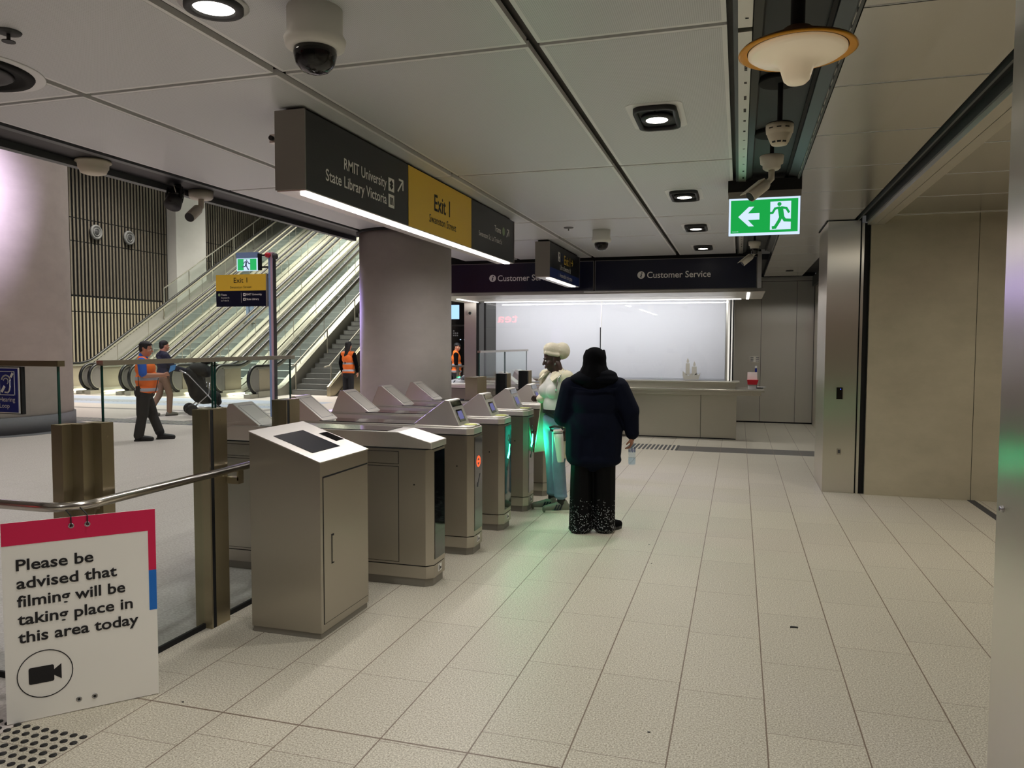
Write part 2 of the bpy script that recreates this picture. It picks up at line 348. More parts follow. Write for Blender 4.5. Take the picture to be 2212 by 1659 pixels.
def thing(name, label, cat, loc, group=None):
    o = bpy.data.objects.new(name, None); o.empty_display_size = .1; o.location = loc; COL.objects.link(o); ORG[o.name] = Vector(loc)
    return tag(o, label, cat, group)
def copy_tree(o, shift=(0, 0, 0), label=None):
    c = o.copy(); COL.objects.link(c); c.location = o.location + Vector(shift); ORG[c.name] = ORG[o.name] + Vector(shift)
    if label: c['label'] = label
    for ch in list(o.children):
        d = ch.copy(); COL.objects.link(d); d.parent = c; ORG[d.name] = ORG[c.name]
        for g in list(ch.children):
            e = g.copy(); COL.objects.link(e); e.parent = d; ORG[e.name] = ORG[c.name]
    return c
def text(body, org, right, up, height, m, parent, name='lettering', width=None, align='LEFT', bold=0.0, depth=.0015, spacing=1.0):
    """lettering as a mesh; height = cap height"""
    cu = bpy.data.curves.new('t', 'FONT'); cu.body = body; cu.size = 1; cu.offset = bold; cu.extrude = 0; cu.space_character = spacing; cu.resolution_u = 3
    ob = bpy.data.objects.new('t', cu); COL.objects.link(ob)
    me = bpy.data.meshes.new_from_object(ob.evaluated_get(bpy.context.evaluated_depsgraph_get())); bpy.data.objects.remove(ob); bpy.data.curves.remove(cu)
    xs = [v.co.x for v in me.vertices]; x0, x1 = min(xs), max(xs); sy = height / .70; sx = (width / (x1 - x0)) if width else sy
    tw = (x1 - x0) * sx; off = {'LEFT': 0, 'CENTER': -tw / 2, 'RIGHT': -tw}[align]
    org, right, up = Vector(org), Vector(right).normalized(), Vector(up).normalized(); nrm = right.cross(up) * depth
    po = ORG[parent.name]
    for v in me.vertices: v.co = org + right * ((v.co.x - x0) * sx + off) + up * (v.co.y * sy) + nrm - po
    me.materials.clear(); me.materials.append(Mt[m])
    for p in me.polygons: p.material_index = 0
    me.name = name; o = bpy.data.objects.new(name, me); COL.objects.link(o); o.parent = parent; ORG[o.name] = po
    return o
# ================================================================== SETTING
CZ = 3.1                      # height of the walkway ceiling
def struct(mb, name, mats, label=None, **k):
    o = mb.build(name, mats, **k); o['kind'] = 'structure'
    if label: o['label'] = label
    return o
m = MB(); m.box(-24, 6, -7, 40, -.1, 0); struct(m, 'floor', 'floor_stone', loc=(0, 0, 0))
# walkway ceiling: panels with open joints under a grey backing
m = MB(); m.box(-4.98, -.02, -7, 12.42, 3.165, 3.2, 1)
xs = [-4.55, -3.575, -2.31, -.95, -.05]; ys = [-6.6, -4.07, -1.54, .99, 3.52, 6.07, 8.60, 10.06, 12.40]; g = .027
for i in range(4):
    for j in range(len(ys) - 1):
        x0, x1, y0, y1 = xs[i] + g, xs[i + 1] - g, ys[j] + g * .6, ys[j + 1] - g * .6
        r = .022
        m.box(x0 + r, x1 - r, y0 + r, y1 - r, CZ - .001, CZ + .03, 0)
        for (a, b, c, d) in ((x0, x1, y0, y0 + r), (x0, x1, y1 - r, y1), (x0, x0 + r, y0 + r, y1 - r), (x1 - r, x1, y0 + r, y1 - r)): m.box(a, b, c, d, CZ, CZ + .03, 2)
ceil = struct(m, 'ceiling', ['ceiling_panel', 'ceiling_gap', 'ceiling_rim'], loc=(0, 0, CZ))
# black soffit edge towards the concourse, and the upstand above it
m = MB(); m.box(-4.62, -4.56, -7, 9.2, 3.09, 3.2, 1); m.box(-4.9, -4.62, -7, 9.2, 3.10, 3.2, 0); m.box(-4.97, -4.9, -7, 9.2, 3.05, 3.2, 1); struct(m, 'trim_1', ['soffit_black', 'trough_rail'])
m = MB(); m.box(-5.1, -4.97, -7, 14.4, 3.2, 11, 0); struct(m, 'wall_upper', 'pilaster_concrete')
# service trough between the two ceilings
m = MB(); m.box(-.05, .46, -7, 12.4, 3.15, 3.2, 0); m.box(-.05, -.03, -7, 12.4, 3.09, 3.15, 1); m.box(.44, .46, -7, 12.4, 3.105, 3.15, 1)
m.prism_y([(.035, 3.105), (.075, 3.125), (.085, 3.15), (.035, 3.15)], -7, 12.4, 1); m.box(.352, .372, -7, 12.4, 3.13, 3.15, 2); m.prism_y([(.378, 3.125), (.44, 3.105), (.44, 3.15), (.372, 3.15)], -7, 12.4, 1)
struct(m, 'ceiling_trough', ['trough', 'trough_rail', 'dark_gap'])
m = MB()
for y0, y1 in ((-6, -1.6), (-1.55, 3.55), (3.6, 6.9), (6.95, 8.7), (8.75, 12.3)):
    m.box(-.03, .03, y0, y1, 3.085, 3.12, 0)
    for k in range(int((y1 - y0) / .24)):
        for q in range(random.choice((1, 1, 2, 4))): m.box(.0, .014, y0 + .2 + k * .24 + q * .018, y0 + .206 + k * .24 + q * .018, 3.083, 3.086, 1)
struct(m, 'trim_2', ['steel_light', 'dark_gap'])
m = MB(); m.box(.447, .46, -7, 12.4, 3.085, 3.12, 0)
for k in range(60): m.box(.444, .447, 2 + k * .17, 2.1 + k * .17 + .05 * random.random(), 3.09, 3.118, 1)
struct(m, 'trim_3', ['trough_rail', 'steel_light'])
# right ceiling: smooth metal panels along the wall
m = MB(); ys2 = [-6.7 + 1.022 * k for k in range(24)]
for j in range(23):
    m.box(.47, 1.215, ys2[j] + .006, ys2[j + 1] - .006, CZ, CZ + .03, 0)
    m.box(.47, 1.215, ys2[j + 1] - .012, ys2[j + 1] - .006, CZ - .0012, CZ, 2)
m.box(.46, 1.22, -7, 17.3, 3.14, 3.2, 1)
struct(m, 'ceiling_right', ['ceiling_right', 'dark_gap', 'ceiling_rim'])
# door header with its dark track, running over the wide opening on the right
m = MB(); m.box(1.215, 1.25, 3.2, 9.38, 3.13, 3.3, 1); m.box(1.25, 1.265, 3.2, 9.38, 3.09, 3.3, 0); m.box(1.265, 1.335, 3.2, 9.38, 3.14, 3.3, 1); m.box(1.335, 1.35, 3.2, 9.38, 3.07, 3.3, 0)
m.box(1.35, 1.43, 3.2, 9.36, 3.03, 3.3, 2); m.box(1.435, 1.52, 3.2, 9.36, 3.03, 3.3, 2); m.box(1.43, 1.435, 3.2, 9.36, 3.04, 3.3, 1)
struct(m, 'trim_4', ['trough_rail', 'dark_gap', 'steel_light'])
# steel pier at the far end of the opening
m = MB(); m.box(.945, 1.285, 9.385, 10.35, 0, 3.09, 0); m.box(.93, 1.3, 9.4, 10.35, 3.09, 3.2, 1); m.box(1.285, 1.30, 9.40, 9.6, 0, 3.1, 1); m.box(1.30, 1.325, 9.37, 9.6, 0, 3.06, 0); m.box(1.325, 1.385, 9.40, 9.6, 0, 3.06, 1)
pier = struct(m, 'wall_pier', ['steel_post', 'matte_black'])
# steel jamb close to the camera on the right
m = MB(); m.box(.989, 1.36, -2, 3.41, 0, 3.2, 0); m.box(.9875, .989, 2.76, 2.766, 0, 3.1, 1)
struct(m, 'wall_jamb', ['steel_jamb', 'dark_gap'])
m = MB(); m.lathe([(0, -.014), (.011, -.013), (.013, -.008), (.013, 0)], (.9885, 3.33, 1.074), 16, 0, 'x'); m.box(.974, .976, 3.328, 3.332, 1.067, 1.081, 1)
tag(m.build('key_lock', ['lock_metal', 'black']), 'small round key lock in the steel jamb at the right edge', 'lock')
# lobby behind the opening: concrete wall, panelled ceiling
m = MB(); m.box(1.39, 2.452, 9.35, 9.6, 0, 3.16, 0); m.box(2.458, 5.2, 9.35, 9.6, 0, 3.16, 0); m.box(2.452, 2.458, 9.357, 9.6, 0, 3.16, 1); struct(m, 'wall_lobby', ['lobby_concrete', 'dark_gap'])
m = MB(); m.box(5.0, 5.2, 2, 9.35, 0, 3.16, 0); m.box(1.36, 5.2, 1.8, 2, 0, 3.16, 0); struct(m, 'wall_right', 'lobby_concrete')
m = MB(); m.box(2.42, 2.5, 6, 9.35, .0005, .0015, 0); struct(m, 'trim_5', 'dark_grey')
m = MB(); yl = [2 + 1.04 * k for k in range(9)]; yl[-1] = 9.35
for j in range(len(yl) - 1):
    if yl[j] >= 9.3: continue
    y1 = min(yl[j + 1], 9.35); m.box(1.52, 5, yl[j] + .005, y1 - .006, CZ + .02, CZ + .05, 0); m.box(1.6, 5, y1 - .022, y1 - .006, CZ + .0185, CZ + .02, 1)  # white strips paint the bright reflections along the panel seams
m.box(1.44, 5.2, 1.8, 9.4, CZ + .06, CZ + .1, 2); struct(m, 'ceiling_lobby', ['ceiling_right', 'ceiling_rim', 'dark_gap'])
# steel wall at the far right, behind the counter
m = MB(); xs3 = [-.6, .446, 1.155, 1.50]
for i in range(3): m.box(xs3[i] + .004, xs3[i + 1] - .004, 17.2, 17.3, .03, 3.02, 0)
m.box(-.6, 1.5, 17.22, 17.35, 0, 3.2, 1); m.box(-.6, 1.5, 17.19, 17.3, 3.03, 3.12, 0); m.box(1.50, 1.60, 17.1, 17.3, 0, 3.0, 1); m.box(1.6, 2.2, 17.2, 17.3, 0, 3.1, 0)
struct(m, 'wall_back', ['steel_wall', 'dark_gap'])
m = MB(); m.box(1.50, 1.53, 10.35, 17.1, 0, 3.1, 0); m.box(1.44, 1.5, 10.35, 17.1, 2.9, 3.1, 1); struct(m, 'wall_side', ['steel_wall', 'trough_rail'])
m = MB(); m.box(.225, .425, 17.185, 17.2, 1.30, 1.43, 0)
for a in (.27, .38):
    for b in (1.33, 1.365, 1.40): m.box(a - .03, a + .03, 17.182, 17.186, b - .008, b + .008, 1)
tag(m.build('switch_plate', ['steel_light', 'grey']), 'pale switch plate on the steel wall above the counter end', 'switch plate')
m = MB(); m.box(1.075, 1.14, 9.375, 9.385, 1.075, 1.21, 0); m.sphere((1.118, 9.374, 1.19), .004, 8, 1)
tag(m.build('card_reader', ['gloss_black', 'blue_led'], bevel=.004), 'black card reader with blue light on the steel pier', 'card reader')
m = MB(); m.box(1.095, 1.14, 9.378, 9.385, .44, .51, 0); m.box(1.105, 1.13, 9.376, 9.379, .455, .495, 1)
tag(m.build('power_outlet', ['steel', 'dark_grey'], bevel=.002), 'small outlet plate low on the steel pier', 'outlet')

# concourse: slatted left wall with pilaster, high roof, far and rear walls
m = MB(); Y = 8.0
m.box(-23.3, -23.06, 7, 40, 0, 11, 1)
while Y < 38:
    if not 26.6 < Y < 28.7:
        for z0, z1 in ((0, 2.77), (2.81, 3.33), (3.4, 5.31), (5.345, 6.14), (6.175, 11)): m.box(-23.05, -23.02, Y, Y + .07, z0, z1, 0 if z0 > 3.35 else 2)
    Y += .163
struct(m, 'wall_left', ['slat_dark', 'black', 'slat_light'])
m = MB(); m.box(-23.2, -22.6, 26.75, 28.6, 0, 11, 0); struct(m, 'wall_pilaster', 'pilaster_concrete')
m = MB(); m.box(-24, 1.6, 39.8, 40, 0, 11, 0); struct(m, 'wall_far', 'pilaster_concrete')
m = MB(); m.box(-24, -5, -7, 40, 11, 11.2, 0); struct(m, 'ceiling_concourse', 'pilaster_concrete')
m = MB(); m.box(-24, 6, -7.2, -7, 0, 11, 0); struct(m, 'wall_rear', 'column_concrete')
m = MB(); m.box(-24.2, -24, -7, 8, 0, 11, 0); struct(m, 'wall_side_rear', 'column_concrete')
m = MB(); m.box(-10.2, -5.0, 24, 24.3, 0, 11, 0); struct(m, 'wall_inner', 'dark_grey')
m = MB(); m.box(-10.1, -5.1, 20, 24, 3.3, 3.4, 0); m.box(-5.1, 1.6, 14.4, 17.4, 3.2, 3.3, 0); struct(m, 'ceiling_passage', 'dark_grey')
m = MB(); m.box(-5.15, -5.0, 15, 24, 0, 3.3, 0); struct(m, 'wall_passage', 'steel_wall')

# round columns
m = MB(); m.lathe([(.585, 0), (.585, CZ - .03)], (-4.13, 9.07, 0), 64, 0); m.lathe([(.62, CZ - .03), (.62, CZ)], (-4.13, 9.07, 0), 64, 1)
tag(m.build('column', ['column_concrete', 'dark_gap']), 'round concrete column rising behind the ticket gates', 'column')
cx, cy, cr = -13.95, 11.2, 1.47
m = MB(); m.lathe([(cr, .3), (cr, 11)], (cx, cy, 0), 72, 0)
t = tag(m.build('column', ['column_concrete'], loc=(cx, cy, 0)), 'wide round concrete column with grey base at the left edge', 'column')
m = MB(); m.lathe([(cr + .035, 0), (cr + .035, .32)], (cx, cy, 0), 72, 0); m.lathe([(cr + .3, 0), (cr + .3, .006)], (cx, cy, 0), 72, 0); m.build('plinth', ['plinth_grey'], t)

# ================================================================== GLASS BALUSTRADES
FX = -3.03
t = thing('glass_balustrade', 'glass balustrade with steel posts and tube handrail left of the kiosk', 'balustrade', (FX, 3.4, 0))
m = MB(); m.prism_z([(-3.155, 2.855), (-3.09, 2.855), (-3.09, 2.91), (-3.025, 2.91), (-3.025, 2.975), (-2.975, 2.975), (-2.975, 3.05), (-3.085, 3.05), (-3.085, 2.96), (-3.155, 2.94)], 0, 1.31)
for z in (.95, 1.24): m.lathe([(.005, -.002), (.005, 0)], (-2.973, 3.015, z), 8, 0, 'x')
m.build('corner_post', ['bronze_steel'], t)
for y0 in (3.76, 4.56):
    m = MB(); m.box(-3.09, -2.975, y0, y0 + .012, 0, 1.31, 0); m.box(-3.085, -2.977, y0 + .012, y0 + .042, 0, 1.305, 1); m.box(-3.09, -2.975, y0 + .042, y0 + .165, 0, 1.31, 0)
    for z in (.25, .45, .68, .95, 1.24): m.lathe([(.005, -.002), (.005, 0)], (-2.9735, y0 + .11, z), 8, 0, 'x')
    m.build('post', ['bronze_steel', 'matte_black'], t)
for (y0, y1) in ((3.04, 3.87), (3.89, 4.70)):
    m = MB(); m.box(FX - .006, FX + .006, y0 + .004, y1 - .004, .03, 1.6, 0); m.box(FX - .006, FX + .006, y0, y0 + .005, .03, 1.6, 1); m.box(FX - .006, FX + .006, y1 - .005, y1, .03, 1.6, 1)
    m.build('glass_pane', ['pane', 'glass_edge'], t)
m = MB(); m.box(-6.5, -3.153, 2.895, 2.907, .03, 1.6, 0); m.box(-3.153, -3.148, 2.895, 2.907, .03, 1.6, 1); m.build('glass_pane', ['pane', 'glass_edge'], t)
m = MB(); m.box(FX - .02, FX + .02, 3.03, 4.73, 1.59, 1.615, 0); m.build('top_rail', ['steel_h'], t)
m = MB(); m.box(-6.5, -3.13, 2.88, 2.92, 1.588, 1.615, 0); o = m.build('top_rail', ['bronze_steel'], t)
m = MB(); m.box(FX - .009, FX + .009, 3.06, 4.7, 0, .03, 0); m.box(-6.5, -3.2, 2.893, 2.909, 0, .03, 0); m.build('base_channel', ['matte_black'], t)
pts = [(-6.5, 2.70, .95), (-3.06, 2.70, .95)] + [(-3.06 + .17 * math.sin(a * math.pi / 16), 2.87 - .17 * math.cos(a * math.pi / 16), .95) for a in range(1, 9)] + [(-2.89, 4.66, .95)]
m = MB(); m.tube(pts, .0225, 16); h = m.build('handrail', ['tube_steel'], t)
m = MB(); m.bar((-2.89, 3.93, .93), (-2.89, 3.93, .87), .012, .05); m.bar((-2.97, 3.93, .87), (-2.885, 3.93, .87), .05, .04); m.build('bracket', ['bronze_steel'], h)
m = MB(); m.bar((-3.0, 2.95, .87), (-2.9, 2.87, .93), .012, .03); m.build('bracket', ['bronze_steel'], h)
# far balustrade past the last gate
t = thing('glass_balustrade', 'low glass balustrade with steel posts past the last gate by the column', 'balustrade', (-3.0, 9.6, 0))
m = MB(); m.box(-3.08, -2.93, 8.42, 8.76, 0, 1.3, 0); m.build('corner_post', ['bronze_steel'], t)
for y0 in (9.55, 10.63):
    m = MB(); m.box(-3.07, -2.93, y0, y0 + .06, 0, 1.3, 1); m.box(-3.07, -2.93, y0 + .06, y0 + .24, 0, 1.3, 0); m.build('post', ['bronze_steel', 'matte_black'], t)
for (y0, y1) in ((8.69, 9.73), (9.75, 10.83)):
    m = MB(); m.box(-3.006, -2.994, y0 + .006, y1 - .006, .03, 1.59, 0); m.box(-3.006, -2.994, y0, y0 + .008, .03, 1.59, 1); m.box(-3.006, -2.994, y1 - .008, y1, .03, 1.59, 1); m.build('glass_pane', ['pane', 'glass_edge'], t)
m = MB(); m.box(-3.02, -2.98, 8.68, 10.86, 1.585, 1.61, 0); m.build('top_rail', ['steel_h'], t)

# ================================================================== HEARING LOOP PLATE
t = thing('hearing_loop_plate', 'blue hearing loop plate on the glass balustrade at the left edge', 'sign', (-3.46, 2.88, 1.355))
m = MB(); m.box(-3.60, -3.348, 2.872, 2.892, 1.352, 1.585, 0); m.build('backing', ['matte_black'], t)
m = MB(); m.box(-3.60, -3.36, 2.868, 2.872, 1.356, 1.581, 0); m.box(-3.595, -3.367, 2.8665, 2.868, 1.361, 1.576, 1); m.build('face', ['white', 'hearing_blue'], t)
R_, U_ = Vector((1, 0, 0)), Vector((0, 0, 1))
m = MB()
fx0, fx1, fz0, fz1 = -3.482, -3.385, 1.445, 1.563
for a in ((fx0, fx1, fz1 - .003, fz1), (fx0, fx1, fz0, fz0 + .003), (fx0, fx0 + .003, fz0, fz1), (fx1 - .003, fx1, fz0, fz1)): m.box(a[0], a[1], 2.865, 2.8668, a[2], a[3])
def arc2(cx_, cz_, r, a0, a1, n=14): return [(cx_ + r * math.cos(math.radians(a0 + (a1 - a0) * k / n)), cz_ + r * math.sin(math.radians(a0 + (a1 - a0) * k / n))) for k in range(n + 1)]
def stroke(m, pts, wd, y, mi=0):
    for a, b in zip(pts[:-1], pts[1:]):
        a, b = Vector((a[0], y, a[1])), Vector((b[0], y, b[1])); d = (b - a); d = d + d.normalized() * wd * .35; m.bar(a - d.normalized() * wd * .15, a + d, .002, wd, mi)
stroke(m, arc2(-3.44, 1.515, .027, 165, -5) + [(-3.414, 1.49), (-3.42, 1.468), (-3.43, 1.458), (-3.447, 1.459)], .007, 2.866)
stroke(m, arc2(-3.441, 1.513, .015, 165, -50), .004, 2.866)
stroke(m, [(-3.408, 1.535), (-3.398, 1.55)], .012, 2.866); stroke(m, [(-3.468, 1.462), (-3.452, 1.485)], .013, 2.866)
m.build('ear_symbol', ['sign_white'], t)
text('Hearing', (-3.482, 2.866, 1.414), R_, U_, .022, 'sign_white', t, width=.098); text('Loop', (-3.482, 2.866, 1.383), R_, U_, .022, 'sign_white', t, width=.062)

# ================================================================== FILMING NOTICE (hung on the handrail corner)
A = Vector((-3.09, 2.525, 0)); Bp = Vector((-2.671, 2.978, 0)); r_ = (Bp - A).normalized(); W = (Bp - A).length; u_ = Vector((0, 0, 1)); n_ = r_.cross(u_)
H_ = .905; z0 = .004
t = thing('filming_notice', 'white and pink filming notice board hung on the handrail corner', 'notice', ((A + Bp) / 2 + Vector((0, 0, z0))))
def fp(a, b, d=0): return A + r_ * a + u_ * (b + z0) + n_ * d
m = MB()
def fplate(a0, a1, b0, b1, d0, d1, mi=0):
    m.prism([(a0, b0), (a1, b0), (a1, b1), (a0, b1)], lambda a, b: fp(a, b, d0), lambda a, b: fp(a, b, d1), mi)
fplate(0, W, 0, H_, -.006, 0, 0); m.build('board', ['board_white'], t)
m = MB(); fplate(0, W, .803, H_, 0, .0012, 0); fplate(W - .033, W, .611, .803, 0, .0012, 0); m.build('pink_border', ['board_pink'], t)
m = MB(); fplate(W - .033, W, .417, .611, 0, .0012, 0); m.build('blue_border', ['board_blue'], t)
for i, (s, wd) in enumerate((('Please be', .302), ('advised that', .397), ('filming will be', .43), ('taking place in', .46), ('this area today', .483))):
    text(s, fp(.052, .688 - i * .082, .001), r_, u_, .050, 'sign_ink', t, width=wd, bold=.019)
m = MB(); ring = arc2(0, 0, .1095, 0, 360, 40); cx_, cz_ = .151, .202
for a, b in zip(ring[:-1], ring[1:]):
    q = [(a[0], a[1]), (b[0], b[1]), (b[0] * .965, b[1] * .965), (a[0] * .965, a[1] * .965)]
    m.prism(q, lambda a, b: fp(cx_ + a, cz_ + b, 0), lambda a, b: fp(cx_ + a, cz_ + b, .0015))
def rrect(x0, x1, y0, y1, r, n=5):
    p = []
    for (cx2, cy2, a0) in ((x1 - r, y1 - r, 0), (x0 + r, y1 - r, 90), (x0 + r, y0 + r, 180), (x1 - r, y0 + r, 270)): p += arc2(cx2, cy2, r, a0, a0 + 90, n)
    return p
m.prism(rrect(-.064, .034, -.040, .036, .008), lambda a, b: fp(cx_ + a, cz_ + b, 0), lambda a, b: fp(cx_ + a, cz_ + b, .0015))
m.prism([(.034, -.014), (.063, -.036), (.063, .034), (.034, .012)], lambda a, b: fp(cx_ + a, cz_ + b, 0), lambda a, b: fp(cx_ + a, cz_ + b, .0015))
m.build('camera_symbol', ['sign_ink'], t)
holes = [(.268, .865), (.333, .865), (.28, .051), (.344, .051)]
for (a, b) in holes:
    m = MB(); vs = []
    for k in range(16):
        q = 2 * math.pi * k / 16
        for rr, d in ((.006, .001), (.009, .004), (.0125, .001)): vs.append(fp(a + rr * math.cos(q), b + rr * math.sin(q), d))
    fs = []
    for k in range(16):
        k2 = (k + 1) % 16; fs += [(k * 3, k2 * 3, k2 * 3 + 1, k * 3 + 1), (k * 3 + 1, k2 * 3 + 1, k2 * 3 + 2, k * 3 + 2)]
    m.add(vs, fs, 0, True); m.add([fp(a + .006 * math.cos(2 * math.pi * k / 12), b + .006 * math.sin(2 * math.pi * k / 12), .0012) for k in range(12)], [list(range(12))], 1)
    m.build('grommet', ['lock_metal', 'black'], t)
for (a, b), top in zip(holes[:2], ((-2.985, 2.735, .968), (-2.93, 2.765, .968))):
    p0 = fp(a, b, .004); p1 = Vector(top); m = MB(); m.tube([p0, p0 + n_ * .008 + u_ * .006, fp(a, H_ + .006, .004), p1], .0028, 6); m.build('cable_tie', ['black'], t)

# ================================================================== KIOSK
t = thing('ticket_kiosk', 'brushed steel information kiosk with sloping screen left of the gates', 'kiosk', (-2.497, 4.09, 0))
zt = lambda x: 1.19 - (x + 2.73) / .465 * .16
m = MB(); m.prism_y([(-2.73, .035), (-2.265, .035), (-2.265, zt(-2.265) - .006), (-2.73, zt(-2.73) - .006)], 3.80, 4.38); m.build('body', ['steel'], t, bevel=.003)
m = MB(); m.box(-2.722, -2.273, 3.808, 4.372, 0, .035); m.build('base', ['gate_plinth'], t)
m = MB(); m.prism_y([(-2.734, zt(-2.734) - .006), (-2.261, zt(-2.261) - .006), (-2.261, zt(-2.261)), (-2.734, zt(-2.734))], 3.796, 4.384); top = m.build('top_plate', ['steel_light'], t, bevel=.001)
def slope_quad(m, corners, dz, mi=0):
    m.add([(x, y, zt(x) + .0005) for x, y in corners] + [(x, y, zt(x) + dz) for x, y in corners], [(0, 3, 2, 1), (4, 5, 6, 7), (0, 1, 5, 4), (1, 2, 6, 5), (2, 3, 7, 6), (3, 0, 4, 7)], mi)
m = MB(); slope_quad(m, [(-2.625, 3.885), (-2.364, 3.885), (-2.364, 4.205), (-2.625, 4.205)], .002); m.build('screen', ['screen_dark'], t)
m = MB(); slope_quad(m, [(-2.55, 4.268), (-2.427, 4.268), (-2.427, 4.366), (-2.55, 4.366)], .002); m.build('card_slot', ['gloss_black'], t)
m = MB(); m.box(-2.265, -2.261, 3.83, 4.365, .085, .932, 0); m.box(-2.266, -2.2625, 3.826, 4.369, .081, .941, 1); d = m.build('door', ['steel', 'dark_gap'], t)
m = MB(); m.box(-2.2615, -2.2595, 3.91, 3.94, .415, .59, 0); m.box(-2.2615, -2.255, 3.916, 3.934, .425, .58, 1); m.build('handle', ['dark_gap', 'steel'], d, bevel=.002)

# ================================================================== FARE GATES
def gate_plan(yc, xf, xb, w=.145, c=.045):
    return [(xf, yc - w + c), (xf, yc + w - c), (xf - c, yc + w), (xb + c, yc + w), (xb, yc + w - c), (xb, yc - w + c), (xb + c, yc - w), (xf - c, yc - w)]
def shrink(poly, yc, d): 
    xc = -2.95; return [(x + (d if x < xc else -d), y + (d if y < yc else -d)) for x, y in poly]
def icon_ring(m, x, yc, zc, r, wd, mi=0):
    for k in range(20):
        a0, a1 = 2 * math.pi * k / 20, 2 * math.pi * (k + 1) / 20
        m.prism([(math.cos(a) * q, math.sin(a) * q) for a, q in ((a0, r), (a1, r), (a1, r - wd), (a0, r - wd))], lambda a, b: (x, yc + a, zc + b), lambda a, b: (x + .002, yc + a, zc + b), mi)
def make_gate(yc, label, hood, state, xf=-2.02, xb=-3.88):
    t = thing('fare_gate', label, 'ticket gate', ((xf + xb) / 2, yc, 0), 'fare gates in the row')
    pl = gate_plan(yc, xf, xb)
    m = MB(); m.prism_z(shrink(pl, yc, .012), 0, .06); m.build('plinth', ['gate_plinth'], t)
    m = MB(); m.prism_z(pl, .06, .145); m.prism_z(shrink(pl, yc, .004), .145, .152, 1); m.prism_z(pl, .152, .965); m.prism_z(shrink(pl, yc, .004), .965, .972, 1); m.build('body', ['steel', 'dark_gap'], t)
    if hood:
        m = MB(); m.prism(pl, lambda a, b: (a, b, .972), lambda a, b: (a, b, 1.025)); sp = shrink(pl, yc, .012)
        m.prism(sp, lambda a, b: (a, b, 1.025), lambda a, b: (a, b, 1.04)); m.build('top', ['steel_light'], t, bevel=.006)
        m = MB(); m.box(-3.40, -2.52, yc - .125, yc + .125, 1.037, 1.046); m.build('top_glass', ['gate_top'], t)
        m = MB(); prof = [(-2.55, 1.035), (-2.135, 1.035), (-2.225, 1.243), (-2.262, 1.247)]; m.prism_y(prof, yc - .122, yc + .122); hd = m.build('reader_hood', ['steel_light'], t, bevel=.005)
        d = Vector((-.09, 0, .208)).normalized(); nn = Vector((d.z, 0, -d.x))
        def hq(y0, y1, s0, s1, off, mi, m):
            b = Vector((-2.135, 0, 1.035)); P0 = [b + d * s + Vector((0, y, 0)) for s, y in ((s0, y0), (s0, y1), (s1, y1), (s1, y0))]
            m.add([p + nn * .0003 for p in P0] + [p + nn * off for p in P0], [(0, 3, 2, 1), (4, 5, 6, 7), (0, 1, 5, 4), (1, 2, 6, 5), (2, 3, 7, 6), (3, 0, 4, 7)], mi)
        m = MB(); hq(yc - .105, yc + .105, .168, .214, .004, 0, m); m.build('scanner_strip', ['gloss_black'], hd)
        m = MB(); hq(yc - .07, yc + .06, .035, .14, .003, 0, m); hq(yc - .052, yc + .042, .055, .125, .0035, 1, m); m.build('screen', ['gloss_black', 'reader_screen'], hd)
        m = MB(); m.lathe([(0, .006), (.05, .006), (.055, .001)], (-2.085, yc, 1.04), 24); m.build('touch_pad', ['pad_green'], t)
    else:
        m = MB(); m.prism_y([(xb, .972), (xf, .972), (xf, 1.018), (xf - .25, 1.085), (xb + .25, 1.085), (xb, 1.03)], yc - .14, yc + .14); m.build('top', ['steel_light'], t, bevel=.006)
        m = MB(); m.prism_y([(-3.40, 1.08), (-2.36, 1.08), (-2.36, 1.09), (-3.40, 1.09)], yc - .13, yc + .13); m.build('top_glass', ['gate_top'], t)
    zr = 1.035 if hood else 1.05
    m = MB(); m.prism_y([(-3.35, zr), (-3.765, zr), (-3.675, 1.243), (-3.638, 1.247)], yc - .122, yc + .122); rh = m.build('rear_hood', ['steel_light'], t, bevel=.005)
    d2 = Vector((.288, 0, -(1.247 - zr))).normalized(); n2 = Vector((-d2.z, 0, d2.x)); b2 = Vector((-3.638, 0, 1.247)); m = MB()
    def rq(s0, s1, y0, y1):
        P0 = [b2 + d2 * s + Vector((0, yc + y, 0)) for s, y in ((s0, y0), (s1, y0), (s1, y1), (s0, y1))]
        m.add([p + n2 * .0002 for p in P0] + [p + n2 * .0012 for p in P0], [(0, 3, 2, 1), (4, 5, 6, 7), (0, 1, 5, 4), (1, 2, 6, 5), (2, 3, 7, 6), (3, 0, 4, 7)])
    for a in ((.035, .038, -.095, .095), (.30, .303, -.095, .095), (.035, .303, -.095, -.092), (.035, .303, .092, .095)): rq(*a)
    m.build('panel_outline', ['grey'], rh)
    # side doors with shadow gaps
    for s in (-1, 1):
        y = yc + s * .145
        for x0, x1 in ((-3.78, -2.98), (-2.95, -2.27)):
            for z0_, z1_ in ((.17, .84), (.862, .945)):
                m = MB(); m.box(x0, x1, min(y, y + s * .003), max(y, y + s * .003), z0_, z1_, 0); m.box(x0 - .004, x1 + .004, min(y, y + s * .0012), max(y, y + s * .0012), z0_ - .004, z1_ + .004, 1); m.build('side_door' if z0_ < .5 else 'top_door', ['steel', 'dark_gap'], t)
    m = MB(); m.lathe([(.006, 0), (.006, .002)], (-2.15, yc - .147, .72), 10, 0, 'y'); m.lathe([(.016, 0), (.016, .003)], (-3.5, yc - .15, .62), 14, 1, 'y'); m.build('key_lock', ['black', 'steel'], t)
    # glass front with its lights
    m = MB(); m.box(xf, xf + .004, yc - .092, yc + .092, .19, .95, 0); fr = m.build('front_panel', ['gloss_black'], t)
